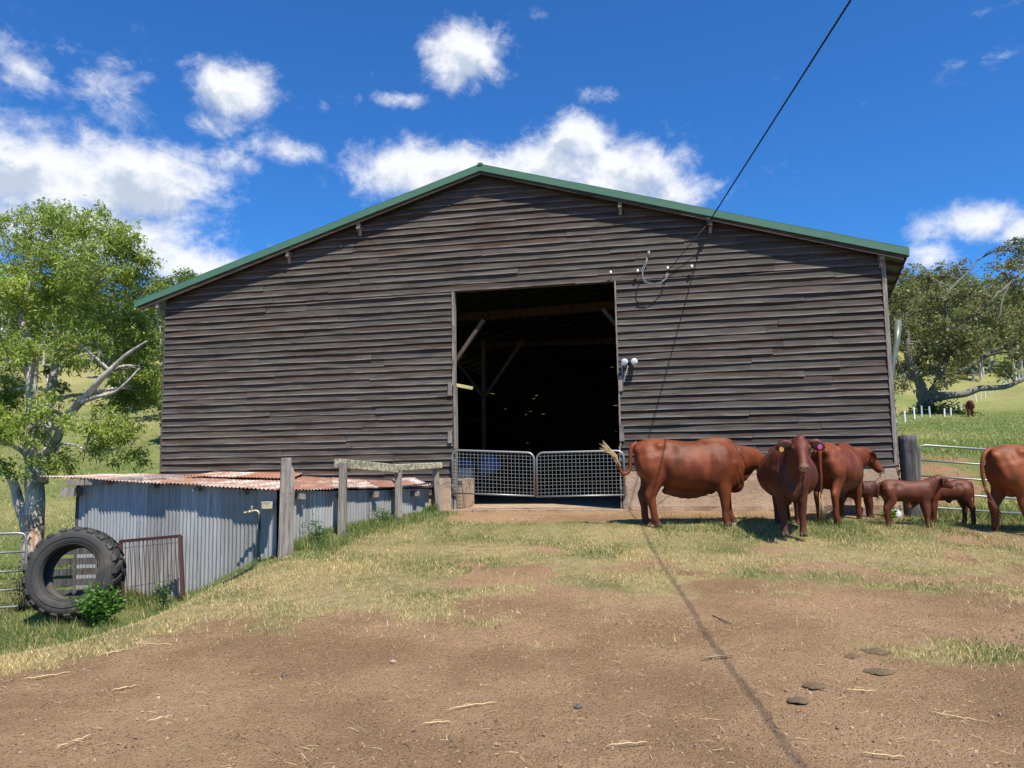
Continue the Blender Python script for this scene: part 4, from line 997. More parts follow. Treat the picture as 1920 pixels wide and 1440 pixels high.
def bovine(name, label, cat, X, Y, heading, s=1., calf=False, mt=None, poll=None, hdir=None, legs={}, tail=None, switch=None, voxel=.015, belly=0., tags=(), group=None, droop=.25, dewlap=True, neckroot=None, ears=True, hs=None, sex=True, zoff=0., hup=Vector((0, 0, 1))):
    T = CALF_T if calf else COW_T; L = CALF_L if calf else COW_L; hs = hs or (.68 if calf else 1.0)
    m = MB()
    rg = []
    for (x, zt_, zb, hw) in dense(T, 3):
        k = math.exp(-((x+.02)/(.25 if calf else .5))**2); hw2 = hw*(1+belly*k); zb2 = zb-belly*.12*k*(.5 if calf else 1); zc = (zt_+zb2)/2-(.04 if not calf else .015); ring = []
        for i in range(24):
            a = 2*math.pi*i/24; c, sn = math.cos(a), math.sin(a)
            z = zc+(zt_-zc)*c if c > 0 else zc+(zc-zb2)*c
            y = hw2*math.copysign(abs(sn)**.85, sn)*(1-.20*max(0, c)**2)
            ring.append(Vector((x, y, z)))
        rg.append(ring)
    m.rings(rg)
    q = .53 if calf else 1.
    B = lambda x, y, z, r: [m.ball((x, sg*y, z), r) for sg in (-1, 1)]
    if not calf:
        B(-.43, .17, 1.24, (.09, .085, .075)); B(.57, .13, 1.0, (.14, .13, .27)); B(-.62, .15, 1.00, (.17, .11, .26)); B(-.79, .085, 1.20, (.05, .05, .07))
        B(.62, .14, .86, (.12, .10, .18)); B(-.42, .20, .84, (.10, .08, .16))
        m.ball((.48, 0, 1.30), (.32, .085, .085))
        m.ball((.76, 0, .66), (.17, .10, .17))
        if sex:
            for q_ in range(7): m.ball((-.30+.11*q_, 0, .545-.045*math.sin(q_/6*math.pi)), (.11, .05, .07+.03*math.sin(q_/6*math.pi)))
            m.ball((-.50, 0, .68), (.14, .12, .11))
    else:
        B(-.21, .075, .655, (.045, .035, .035)); B(-.29, .075, .55, (.085, .055, .13)); B(.27, .075, .55, (.07, .045, .11)); m.ball((-.02, 0, .36), (.05, .02, .03))
    foot = {}
    for key, kind, sg in (('hl', 'h', 1), ('hr', 'h', -1), ('fl', 'f', 1), ('fr', 'f', -1)):
        dx, dy, kx = (list(legs.get(key, (0, 0, None)))+[None])[:3]; rows = []; J = L[kind]; z0 = J[1][2]
        for (x, y, z, r) in J:
            w_ = max(0, 1-z/z0); w2 = w_**.9
            xx = x+dx*w2+(kx or 0)*math.exp(-((z/z0-.55)/.22)**2)
            rr_ = r; zz = max(z, .0)+(.0)
            rows.append((Vector((xx, sg*(y+0)+dy*w2, zz)), rr_*(.82 if z > .5*z0 else .88), rr_*(1.15 if z > .5*z0 else 1.05)))
        m_ = []
        for a, b in zip(rows, rows[1:]):
            for k in range(3): m_.append((a[0].lerp(b[0], k/3), a[1]+(b[1]-a[1])*k/3, a[2]+(b[2]-a[2])*k/3))
        m_.append(rows[-1]); loft(m, m_, 14, Vector((1, 0, 0))); foot[key] = rows[-1][0]
        # knee or hock
        kn = rows[4][0]; r = rows[4][1]
        if kind == 'h': m.ball(kn+Vector((-.012*q, 0, .02*q)), (r*1.25, r*.95, r*1.6))
        else: m.ball(kn, (r*1.02, r*1.05, r*1.5))
    poll = Vector(poll if poll else ((.50, 0, .80) if calf else (1.17, 0, 1.40))); hd = Vector(hdir if hdir else (.75, 0, -.62)).normalized()
    HM = rot_from(hd, hup); NR = Vector(neckroot if neckroot else ((.30, 0, .58) if calf else (.66, 0, 1.02)))
    occ = poll+HM @ Vector((.05, 0, -.02))*hs
    rw0, rh0, rw1, rh1 = (.092, .155, .072, .100) if calf else (.195, .31, .105, .165)
    mid = NR.lerp(occ, .5)+Vector((0, 0, .02*q)); rows = []
    for k in range(9):
        t_ = k/8; p = NR.lerp(mid, t_).lerp(mid.lerp(occ, t_), t_); rows.append((p, rw0+(rw1-rw0)*t_**.8, rh0+(rh1-rh0)*t_**.8))
    loft(m, rows, 18)
    if dewlap:
        rows = []; dv = (occ-NR)
        for k in range(9):
            t_ = k/8; p = NR+dv*(.05+.80*t_); hgt = rh0+(rh1-rh0)*t_
            rows.append((p-Vector((0, 0, hgt*.9)), (.035 if not calf else .018), (.15 if not calf else .055)*math.sin((.15+.8*t_)*math.pi)+.01))
        loft(m, rows, 14)
    rows = []
    HP = dense(HEADP, 3)
    rg = []
    for (t_, hw, hh, dz) in HP:
        ring = []
        for i in range(20):
            a = 2*math.pi*i/20; c, sn = math.cos(a), math.sin(a)
            y = hw*math.copysign(abs(sn)**.8, sn)*(1-.18*max(0, -c)) ; z = dz+hh*math.copysign(abs(c)**.85, c)
            ring.append(poll+HM @ Vector((t_*(.74 if calf else 1.), y, z))*hs)
        rg.append(ring)
    m.rings(rg)
    hx = .74 if calf else 1.
    hp = lambda x, y, z: poll+HM @ Vector((x*hx, y, z))*hs
    for sg in (-1, 1):
        m.ball(hp(.135, sg*.098, .034), tuple(v*hs for v in (.045, .034, .030)), HM)      # brow
        m.ball(hp(.12, sg*.085, -.08), tuple(v*hs for v in (.07, .035, .05)), HM)        # cheek
        m.ball(hp(.425, sg*.050, .008), tuple(v*hs for v in (.028, .022, .024)), HM)      # nostril wing
    m.ball(hp(.0, 0, .06), tuple(v*hs for v in (.06, .06, .045)), HM)
    raw = m.build('raw', mt, None, True)
    rm = raw.modifiers.new('r', 'REMESH'); rm.mode = 'VOXEL'; rm.voxel_size = voxel
    bpy.context.view_layer.update(); dg = bpy.context.evaluated_depsgraph_get()
    me = bpy.data.meshes.new_from_object(raw.evaluated_get(dg)); bpy.data.objects.remove(raw)
    me.name = 'body'; n = len(me.vertices); co = np.empty(n*3, dtype=np.float32); me.vertices.foreach_get('co', co); co = co.reshape(-1, 3)
    ne = len(me.edges); ed = np.empty(ne*2, dtype=np.int32); me.edges.foreach_get('vertices', ed); ed = ed.reshape(-1, 2)
    deg = np.bincount(ed.ravel(), minlength=n).astype(np.float32)[:, None]; zl = .30 if calf else .52
    hc = np.array(poll+HM @ Vector((.25, 0, 0))*hs); dh = np.linalg.norm(co-hc, axis=1)/hs
    bel = (np.abs(co[:, 0]+(.04 if not calf else .0)) < (.40 if not calf else .19)); zz_ = np.where(bel, co[:, 2]+.30*(1 if not calf else .5), co[:, 2])
    wt_ = np.clip((zz_-zl)/(zl*.35), 0, 1)*np.clip((dh-.24)/.12, 0, 1)
    for it in range(24 if voxel < .02 else 6):
        acc = np.stack([np.bincount(ed[:, 0], co[ed[:, 1], j], n)+np.bincount(ed[:, 1], co[ed[:, 0], j], n) for j in range(3)], 1)/deg
        w_i = (wt_ if it > 5 else np.maximum(wt_, .8))[:, None]*.6; co = co+(acc-co)*w_i
    fq = 4.2 if not calf else 8.
    for i_ in range(n):
        x_, y_, z_ = co[i_]; 
        if wt_[i_] > .05:
            G_ = lambda x0, z0, sx, sz: math.exp(-((x_-x0)/sx)**2-((z_-z0)/sz)**2)
            sg_ = 1 if y_ > 0 else -1; q_ = .53 if calf else 1.
            if abs(y_) > .06*q_:
                cr = -.035*G_(-.27*q_, 1.20*(q_ if not calf else .53), .10*q_, .09*q_)-.022*math.exp(-((x_-(.37+.10*(z_-.9)/q_)*q_)/(.045*q_))**2)*math.exp(-((z_-.88*q_)/(.26*q_))**2)
                cr += -.028*math.exp(-((x_-(-.36-.25*(z_/q_-.8))*q_)/(.05*q_))**2)*math.exp(-((z_-.80*q_)/(.17*q_))**2)-.02*G_(-.72*q_, 1.08*q_, .05*q_, .12*q_)+.012*G_(-.60*q_, .95*q_, .12*q_, .16*q_)+.012*G_(.55*q_, .95*q_, .10*q_, .2*q_)
                cr += .009*math.sin((x_+.35*z_)*70/q_)*math.exp(-((x_-.88*q_)/(.16*q_))**2)
                co[i_, 1] += sg_*cr*q_*wt_[i_]
            rib = math.sin(x_*38)*.25*math.exp(-((x_-.12)/.22)**2)*math.exp(-((z_-.95)/.22)**2) if not calf else 0
            d_ = (noise.noise(Vector((x_*fq, y_*fq*.8, z_*fq*.6+X)))*.016+noise.noise(Vector((x_*fq*2.6, y_*fq*2, z_*fq*1.4+X)))*.006+rib*.006)*(1 if not calf else .5)*wt_[i_]
            ln_ = math.hypot(y_, z_-.9) if not calf else math.hypot(y_, z_-.55); co[i_, 1] += d_*y_/max(ln_, .05); co[i_, 2] += d_*.4
    me.vertices.foreach_set('co', co.astype(np.float32).ravel()); me.update()
    for a_ in list(me.color_attributes): me.color_attributes.remove(a_)
    ca = me.color_attributes.new('tint', 'FLOAT_COLOR', 'POINT')
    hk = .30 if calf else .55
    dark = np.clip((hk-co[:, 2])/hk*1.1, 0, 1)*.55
    if not calf: dark = dark+np.clip((.80-co[:, 2])/.3, 0, 1)*np.clip(1-np.abs(co[:, 1])/.2, 0, 1)*.5  # naturally darker belly, plus painted shade under brisket and between the legs
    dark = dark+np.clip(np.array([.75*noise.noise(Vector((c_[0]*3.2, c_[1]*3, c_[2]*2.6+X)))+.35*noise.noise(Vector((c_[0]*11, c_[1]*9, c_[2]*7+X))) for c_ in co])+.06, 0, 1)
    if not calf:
        for (x0, z0, sx, sz, k_) in ((.37, .82, .05, .25, .5), (-.36, .80, .06, .18, .5), (-.27, 1.20, .10, .07, .25), (.86, .9, .12, .3, .3)): dark = dark+k_*np.exp(-((co[:, 0]-x0)/sx)**2-((co[:, 2]-z0)/sz)**2)  # shading of shoulder, thigh, flank and neck creases painted into the coat
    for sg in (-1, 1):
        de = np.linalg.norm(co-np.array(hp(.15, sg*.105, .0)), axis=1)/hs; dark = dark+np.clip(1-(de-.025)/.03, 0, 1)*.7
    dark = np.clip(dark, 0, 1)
    nose = np.array(hp(.465, 0, 0)); dn = np.linalg.norm(co-nose, axis=1)/hs; pk = np.clip(1-(dn-.045)/.04, 0, 1)*(.75)
    pollv = np.array(poll)
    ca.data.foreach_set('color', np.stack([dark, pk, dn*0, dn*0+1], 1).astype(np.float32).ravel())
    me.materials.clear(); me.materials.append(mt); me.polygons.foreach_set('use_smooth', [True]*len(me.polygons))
    root = thing(name, label, cat, (X, Y, ground(X, Y)-.012+zoff), R(heading), group); root.scale = (s, s, s)
    body = bpy.data.objects.new('body', me); C.objects.link(body); body.parent = root
    # hooves: two toes each
    for key, p in foot.items():
        mm = MB(); r = (.033 if calf else .058)
        for sg in (-1, 1):
            rgs = []
            for (z, k, fx) in ((0, 1.12, .35), (.35, 1.0, .2), (.9, .80, 0), (1.15, .55, -.1)):
                rgs.append([p+Vector((r*k*.95*math.cos(a)+r*fx*.5, sg*r*.45+r*k*.50*math.sin(a), z*r*1.1)) for a in [2*math.pi*i/12 for i in range(12)]])
            mm.rings(rgs)
        mm.build('hoof', M_HOOF, root, True)
    if ears:
        for sg in (-1, 1):
            mm = MB(); b0 = hp(.045, sg*.095, .0); side = (HM @ Vector((-.05, sg*1, 0))-Vector((0, 0, droop))).normalized(); up_ = (HM @ Vector((0, 0, .35))+Vector((0, 0, 1))).normalized(); bk = HM @ Vector((1, 0, 0))
            Lr = .22*hs; prof = [(0, .026, .02), (.12, .042, .02), (.3, .068, .018), (.55, .080, .014), (.78, .064, .010), (.93, .034, .007), (1., .006, .004)]
            upv = (up_-side*up_.dot(side)).normalized(); nb = side.cross(upv); rgs = []
            for t_, w_, th in prof:
                c = b0+side*Lr*t_-Vector((0, 0, .04*hs*t_*t_)); rgs.append([c+upv*w_*hs*math.cos(a)+nb*th*hs*math.sin(a)+nb*(-.02*hs*math.cos(a)**2*(1 if nb.dot(bk) > 0 else -1)) for a in [2*math.pi*i/14 for i in range(14)]])
            mm.rings(rgs, (.25, 0, 0)); e = mm.build('ear', mt, root, True)
            mm = MB(); rgs = []; fsgn = 1 if nb.dot(bk) > 0 else -1
            for t_, w_, th in prof[1:6]:
                c = b0+side*Lr*t_-Vector((0, 0, .04*hs*t_*t_))+nb*fsgn*(th*.75+.001)*hs; rgs.append([c+upv*w_*.72*hs*math.cos(a)+nb*.004*hs*math.sin(a) for a in [2*math.pi*i/10 for i in range(10)]])
            mm.rings(rgs); mm.build('inner_ear', M_EARIN, e, True)
            for (side_, tm, down) in tags:
                if side_ == sg:
                    mm = MB(); c = b0+side*Lr*.62+nb*fsgn*.022*hs-upv*down*hs; mm.rings([[c+upv*(.034*math.cos(a)-.02)*hs+side*(.030*math.sin(a)+.01)*hs+nb*fsgn*o_*hs for a in [2*math.pi*i/10 for i in range(10)]] for o_ in (0, .006)])
                    mm.build('ear_tag', tm, e)
    for sg in (-1, 1):
        mm = MB(); mm.ball(hp(.155, sg*.104, .004), tuple(v*hs for v in (.027, .022, .021)), HM, 14, 10); mm.build('eye', M_EYE, root, True)
        mm = MB(); mm.ball(hp(.452, sg*.042, .010), tuple(v*hs for v in (.020, .013, .016)), HM, 10, 8); mm.build('nostril', M_EYE, root, True)
    if tail is None:
        tail = [(-.38, 0, .68), (-.41, 0, .62), (-.42, 0, .48), (-.415, 0, .34), (-.41, .01, .26)] if calf else [(-.78, 0, 1.29), (-.85, 0, 1.22), (-.87, 0, 1.0), (-.86, 0, .75), (-.85, .02, .55), (-.85, .02, .38)]
    tp = []
    tv = [Vector(p) for p in tail]
    for i in range(len(tv)-1):
        p0, p1, p2, p3 = tv[max(i-1, 0)], tv[i], tv[i+1], tv[min(i+2, len(tv)-1)]
        for k in range(5):
            u = k/5; tp.append(.5*((2*p1)+(p2-p0)*u+(2*p0-5*p1+4*p2-p3)*u*u+(3*p1-p0-3*p2+p3)*u**3))
    tp.append(tv[-1]); nn_ = len(tp); k0 = .035 if not calf else .018
    mm = MB(); mm.tube(tp, [k0*(1.15-.72*i/(nn_-1)) for i in range(nn_)], 10, (.1, 0, 0)); tl = mm.build('tail', mt, root, True)
    if switch is not False:
        mm = MB(); e = tp[-1]; dd = (tp[-1]-tp[-5]).normalized(); Lh = .26 if not calf else .10
        start = tp[int(nn_*.72)]
        for k in range(26 if not calf else 8):
            o_ = Vector((rnd.uniform(-1, 1), rnd.uniform(-1, 1), rnd.uniform(-1, 1)))*(.022 if not calf else .01)
            i0 = int(nn_*rnd.uniform(.70, .95)); a = tp[i0]+o_*.4; pts2 = [a, tp[min(nn_-1, i0+3)]+o_*1.2, e+o_*1.3+dd*Lh*.3, e+o_*2.6+dd*Lh*rnd.uniform(.6, 1.1)-Vector((0, 0, Lh*.25*rnd.random()))]
            mm.tube(pts2, [.008, .010, .008, .002] if not calf else [.004, .005, .004, .001], 5, (.5, 0, 0))
        mm.build('tail_switch', switch or M_SWITCHD, tl, True)
    return root
cw = lambda px, Y: (px-960)/F*Y*1.0
G = 'red brown cattle standing by the barn'
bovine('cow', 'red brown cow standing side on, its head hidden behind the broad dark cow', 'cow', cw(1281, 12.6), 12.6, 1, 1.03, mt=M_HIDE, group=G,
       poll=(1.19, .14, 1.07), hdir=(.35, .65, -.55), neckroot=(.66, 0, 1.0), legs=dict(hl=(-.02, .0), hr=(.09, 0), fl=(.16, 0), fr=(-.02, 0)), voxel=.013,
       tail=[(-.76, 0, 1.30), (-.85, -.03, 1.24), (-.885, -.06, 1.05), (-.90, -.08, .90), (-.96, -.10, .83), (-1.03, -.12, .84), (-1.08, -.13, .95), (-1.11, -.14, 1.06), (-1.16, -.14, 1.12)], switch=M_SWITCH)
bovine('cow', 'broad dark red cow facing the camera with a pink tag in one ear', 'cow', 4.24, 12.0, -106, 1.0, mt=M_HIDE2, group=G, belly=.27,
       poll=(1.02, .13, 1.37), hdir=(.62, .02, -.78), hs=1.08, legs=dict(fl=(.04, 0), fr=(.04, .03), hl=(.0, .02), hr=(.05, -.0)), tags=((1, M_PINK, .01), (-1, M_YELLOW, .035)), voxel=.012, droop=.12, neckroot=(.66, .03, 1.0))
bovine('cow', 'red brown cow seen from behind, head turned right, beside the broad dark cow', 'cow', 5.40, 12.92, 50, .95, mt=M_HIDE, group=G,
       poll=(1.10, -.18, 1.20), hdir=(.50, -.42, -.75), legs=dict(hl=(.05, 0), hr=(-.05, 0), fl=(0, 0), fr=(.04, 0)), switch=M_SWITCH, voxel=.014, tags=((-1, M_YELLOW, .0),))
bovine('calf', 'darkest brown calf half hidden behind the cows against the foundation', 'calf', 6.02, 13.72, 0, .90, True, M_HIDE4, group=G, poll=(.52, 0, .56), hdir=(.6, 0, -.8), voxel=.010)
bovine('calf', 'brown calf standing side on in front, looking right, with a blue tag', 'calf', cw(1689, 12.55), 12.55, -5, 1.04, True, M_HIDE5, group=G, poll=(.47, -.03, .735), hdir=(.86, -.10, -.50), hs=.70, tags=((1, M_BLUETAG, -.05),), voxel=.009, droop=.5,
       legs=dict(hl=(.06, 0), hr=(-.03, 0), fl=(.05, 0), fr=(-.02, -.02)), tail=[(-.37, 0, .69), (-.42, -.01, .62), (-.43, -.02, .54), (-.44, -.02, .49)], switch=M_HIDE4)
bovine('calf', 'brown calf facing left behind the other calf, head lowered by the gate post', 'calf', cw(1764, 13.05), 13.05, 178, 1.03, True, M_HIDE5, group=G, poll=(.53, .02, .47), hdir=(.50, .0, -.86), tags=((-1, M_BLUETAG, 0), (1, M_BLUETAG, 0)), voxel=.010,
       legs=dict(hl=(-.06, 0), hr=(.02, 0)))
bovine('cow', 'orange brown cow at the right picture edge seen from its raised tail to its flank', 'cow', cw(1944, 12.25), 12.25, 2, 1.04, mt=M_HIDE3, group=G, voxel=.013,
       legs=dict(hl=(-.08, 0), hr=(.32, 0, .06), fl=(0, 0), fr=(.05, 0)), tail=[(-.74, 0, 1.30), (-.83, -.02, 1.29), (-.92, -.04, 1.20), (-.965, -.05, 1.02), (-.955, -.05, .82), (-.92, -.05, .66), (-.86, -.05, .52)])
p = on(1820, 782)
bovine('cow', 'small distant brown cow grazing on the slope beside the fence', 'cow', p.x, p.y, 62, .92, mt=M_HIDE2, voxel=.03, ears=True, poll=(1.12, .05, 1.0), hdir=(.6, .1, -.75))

# ------------------------------------------------------------------ trees
class Leaves:
    def __init__(s): s.c = []; s.col = []; s.sz = []
    def finish(s, name, parent, length, width, down):
        P = np.array(s.c); K = np.array(s.col); n = len(P)
        d = npr.normal(0, 1, (n, 3)); d[:, 2] = d[:, 2]*.6-down; d /= np.linalg.norm(d, axis=1, keepdims=True)
        r = npr.normal(0, 1, (n, 3)); sd = np.cross(d, r); sd /= np.linalg.norm(sd, axis=1, keepdims=True)
        L = (length*npr.uniform(.6, 1.25, n))[:, None]; W_ = (width*npr.uniform(.7, 1.2, n))[:, None]
        v = np.empty((n, 4, 3)); v[:, 0] = P; v[:, 1] = P+d*L*.45+sd*W_; v[:, 2] = P+d*L; v[:, 3] = P+d*L*.45-sd*W_
        o = fast_mesh(name, v.reshape(-1, 3), 4, np.repeat(K, 4, axis=0), M_LEAF)
        if parent is not None: o.parent = parent; o.matrix_parent_inverse = parent.matrix_world.inverted()
        return o
def curve(a, b, bend, n=5):
    a = Vector(a); b = Vector(b); m_ = (a+b)/2+bend
    return [a.lerp(m_, i/n).lerp(m_.lerp(b, i/n), i/n) for i in range(n+1)]
def tree(name, label, base, limbs, blobs, bark, leaf, cols, clump_r, per, group=None, hang=.0, twig=.02, nclump=30, extra=None, sub=5):
    t = thing(name, label, 'tree', base, 0, group); bpy.context.view_layer.update(); inv = Vector(base)
    m = MB(); nodes = []
    for L in limbs:
        P = [Vector(q[:3]) for q in L]; rad = [q[3]*(.84 if name == 'gum_tree' else 1) for q in L]; pts2, rs2 = [], []
        for i in range(len(P)-1):
            p0, p1, p2, p3 = P[max(i-1, 0)], P[i], P[i+1], P[min(i+2, len(P)-1)]
            for k in range(5):
                u = k/5; c = .5*((2*p1)+(p2-p0)*u+(2*p0-5*p1+4*p2-p3)*u*u+(3*p1-p0-3*p2+p3)*u**3)
                c = c+Vector((noise.noise(c*1.7), noise.noise(c*1.7+Vector((9, 0, 0))), 0))*rad[i]*.5
                pts2.append(c); rs2.append(rad[i]+(rad[i+1]-rad[i])*u)
        pts2.append(P[-1]); rs2.append(rad[-1]); m.tube([q-inv for q in pts2], rs2, 12)
        nodes += [(q, r_) for q, r_ in zip(pts2, rs2)]
    lv = Leaves(); mt_ = m
    big = [q for q in nodes]
    for (c, rad3, k) in blobs:
        c = Vector(c)
        near = min(nodes, key=lambda q: (q[0]-c).length+(.5 if q[0].z > c.z else 0)); st = near[0]
        main = curve(st, c, Vector((rnd.uniform(-.1, .1), 0, .12))*(c-st).length); r0 = min(near[1]*.7, twig*4)
        mt_.tube([q-inv for q in main], [r0*(1-.6*i/(len(main)-1)) for i in range(len(main))], 7)
        tone0 = rnd.random()
        for j in range(k):
            v = Vector((rnd.gauss(0, 1), rnd.gauss(0, 1), rnd.gauss(0, 1))).normalized()*(rnd.random()**.42)
            cc = c+Vector((v.x*rad3[0], v.y*rad3[1], v.z*rad3[2]))
            s0 = main[rnd.randint(1, len(main)-1)]
            if rnd.random() < .8: mt_.tube([q-inv for q in curve(s0, cc, Vector((rnd.uniform(-.2, .2), rnd.uniform(-.2, .2), .15))*(cc-s0).length, 4)], [twig, twig*.8, twig*.6, twig*.4, twig*.25], 5)
            tone = min(1, max(0, .5*tone0+.5*rnd.random())); base_c = cols[0]; c2 = cols[1]
            kc = [base_c[i]+(c2[i]-base_c[i])*tone for i in range(3)]
            for _s in range(sub):
                w_ = Vector((rnd.gauss(0, 1), rnd.gauss(0, 1), rnd.gauss(0, .7)))*clump_r*.55; sc = cc+w_
                ns = max(1, int(per/sub*rnd.uniform(.5, 1.4))); el_ = rnd.uniform(.5, 1.3)
                for _ in range(ns):
                    g = Vector((rnd.gauss(0, 1), rnd.gauss(0, 1), rnd.gauss(0, .8)-hang*abs(rnd.gauss(0, 1))))*clump_r*.32*el_
                    lv.c.append(tuple(sc+g)); q = rnd.uniform(.7, 1.3); lv.col.append((kc[0]*q, kc[1]*q, kc[2]*q))
                    if extra and rnd.random() < extra[1]: lv.col[-1] = extra[0]
    mt_.build('trunk', bark, t, True)
    lv.finish('crown', t, leaf[0], leaf[1], leaf[2])
    return t
def P3(px, py, Y, dy=0): return at(px, py, Y+dy)
Yg = 19.5
def g4(px, py, r, dy=0):
    p = at(px, py, Yg+dy); return (p.x, p.y, p.z, r)
bs = at(64, 1060, Yg); bs.z = ground(bs.x, bs.y)
limbs = [[(bs.x, bs.y, bs.z-.3, .36), g4(65, 1040, .30), g4(62, 980, .275), g4(66, 920, .27), g4(62, 870, .25), g4(58, 800, .19), g4(62, 720, .16), g4(64, 660, .13), g4(40, 600, .09), g4(55, 520, .06), g4(50, 450, .03)],
         [g4(80, 905, .20), g4(88, 850, .15, .3), g4(90, 790, .15, .5), g4(96, 720, .13, .7), g4(110, 650, .10, .9), g4(130, 570, .08, 1), g4(150, 500, .06, 1), g4(160, 430, .03, 1)],
         [g4(92, 850, .14), g4(108, 815, .13, -.3), g4(130, 775, .12, -.5), g4(160, 745, .105, -.7), g4(190, 712, .09, -.9), g4(215, 685, .07, -1), g4(245, 660, .05, -1.1), g4(275, 640, .03, -1.2)],
         [g4(150, 755, .07, -.7), g4(180, 745, .055, -.9), g4(215, 735, .045, -1.1), g4(240, 715, .035, -1.2), g4(262, 690, .02, -1.2)],
         [g4(50, 1000, .17), g4(32, 930, .15), g4(18, 890, .12, -.2), g4(-10, 860, .1, -.4), g4(-60, 800, .07, -.5), g4(-90, 720, .04, -.5)],
         [g4(60, 880, .08), g4(45, 850, .07, -.5), g4(20, 835, .05, -.8), g4(-10, 830, .035, -1)],
         [g4(55, 710, .10), g4(40, 665, .085, .2), g4(15, 630, .07, .3), g4(-10, 600, .05, .3), g4(-50, 540, .04, .4)],
         [g4(98, 705, .07), g4(125, 680, .05, .5), g4(165, 640, .04, .6), g4(205, 590, .03, .6)],
         [g4(130, 580, .06, 1), g4(170, 545, .05, .6), g4(215, 505, .035, .3), g4(250, 480, .02, .2)],
         [g4(84, 870, .05), g4(110, 835, .04, -.5), g4(140, 835, .03, -.8), g4(170, 850, .02, -1)]]
gb = []
for (px, py, r_, k) in ((60, 430, 52, 16), (130, 425, 46, 14), (95, 400, 30, 7), (205, 430, 46, 16), (240, 455, 36, 10), (15, 470, 60, 16), (95, 490, 70, 24), (185, 500, 66, 22), (245, 520, 34, 9), (262, 490, 24, 5), (25, 570, 60, 18), (110, 575, 66, 22), (190, 585, 60, 20),
                        (255, 590, 42, 12), (285, 640, 24, 8), (45, 650, 46, 12), (150, 650, 45, 12), (225, 650, 44, 13), (270, 690, 34, 10), (20, 735, 50, 14), (10, 790, 40, 10), (75, 760, 34, 8), (60, 800, 28, 6), (235, 745, 38, 11), (272, 735, 26, 8), (175, 790, 34, 8), (225, 800, 30, 8), (245, 845, 20, 4), (195, 835, 22, 4), (108, 865, 16, 3), (85, 850, 14, 3),
                        (10, 885, 26, 5), (-60, 480, 80, 20), (-70, 620, 80, 22), (-60, 760, 70, 16), (-120, 560, 90, 16), (20, 540, 50, 10), (150, 545, 50, 12)):
    s_ = r_/F*Yg; dy = rnd.uniform(-1.3, 1.3) if k > 6 else rnd.uniform(-1.2, -.3); gb.append((at(px, py, Yg+dy), (s_, s_*1.15, s_*.85), k))
tree('gum_tree', 'tall gum tree with pale mottled trunk and drooping bright green leaves left of the shed', bs, limbs, gb, M_BARK, (.14, .018, .9), ((.14, .20, .035), (.36, .43, .085)), .28, 135, hang=.9, twig=.014, extra=((.34, .27, .14), .012))
Yf = 74
def f4(px, py, r, dy=0):
    p = at(px, py, Yf+dy); return (p.x, p.y, p.z, r)
fb = at(1738, 775, Yf); fb.z = ground(fb.x, fb.y)
limbs = [[(fb.x, fb.y, fb.z-.5, 1.35), f4(1737, 768, .85), f4(1732, 745, .6), f4(1722, 715, .42), f4(1708, 680, .40), f4(1702, 640, .28), f4(1700, 600, .2), f4(1695, 560, .1)],
         [f4(1736, 755, .5), f4(1750, 730, .36), f4(1765, 700, .3), f4(1782, 650, .26), f4(1800, 615, .3), f4(1830, 590, .25), f4(1860, 560, .2), f4(1890, 535, .15), f4(1925, 500, .1)],
         [f4(1745, 745, .6), f4(1775, 742, .38), f4(1810, 738, .33), f4(1835, 729, .30), f4(1865, 727, .26), f4(1890, 724, .22), f4(1930, 708, .15), f4(1980, 700, .1)],
         [f4(1765, 700, .3), f4(1800, 695, .22), f4(1835, 675, .2), f4(1870, 655, .17), f4(1905, 645, .12), f4(1940, 640, .08)],
         [f4(1782, 650, .25), f4(1775, 600, .2), f4(1770, 560, .16), f4(1795, 530, .12), f4(1820, 505, .09), f4(1836, 482, .04)],
         [f4(1835, 660, .2), f4(1860, 630, .16), f4(1872, 600, .13), f4(1880, 560, .1), f4(1900, 520, .07)],
         [f4(1722, 715, .3), f4(1700, 705, .2), f4(1688, 690, .14), f4(1680, 660, .1)], [f4(1706, 640, .1), f4(1720, 642, .07), f4(1745, 640, .05)]]
gb = []
for (px, py, r_, k) in ((1690, 600, 34, 16), (1700, 560, 30, 13), (1735, 560, 34, 15), (1722, 522, 26, 9), (1760, 520, 26, 9), (1790, 510, 22, 7), (1775, 560, 36, 16), (1815, 555, 34, 14), (1855, 545, 30, 10), (1885, 500, 24, 8), (1895, 468, 24, 9), (1920, 490, 26, 8), (1905, 540, 32, 12), (1940, 560, 40, 14), (1700, 640, 32, 14), (1745, 610, 36, 18),
                        (1790, 610, 36, 17), (1835, 600, 36, 15), (1880, 590, 34, 13), (1920, 610, 36, 14), (1740, 655, 34, 16), (1785, 660, 34, 16), (1825, 640, 28, 11), (1865, 640, 26, 8), (1900, 660, 28, 9), (1945, 650, 34, 10), (1695, 685, 26, 11), (1730, 692, 22, 8), (1765, 700, 26, 11), (1805, 690, 24, 8), (1690, 722, 18, 6), (1878, 690, 20, 5), (1640, 640, 50, 14), (1640, 570, 40, 10)):
    s_ = r_/F*Yf; gb.append((at(px, py, Yf+rnd.uniform(-4, 4)), (s_, s_*1.6, s_*.85), k))
tree('fig_tree', 'huge spreading fig tree with olive leaves on the slope right of the barn', fb, limbs, gb, M_FIGBARK, (.30, .085, .1), ((.105, .110, .050), (.27, .25, .115)), .75, 78, twig=.05, extra=((.25, .21, .13), .03), sub=4)
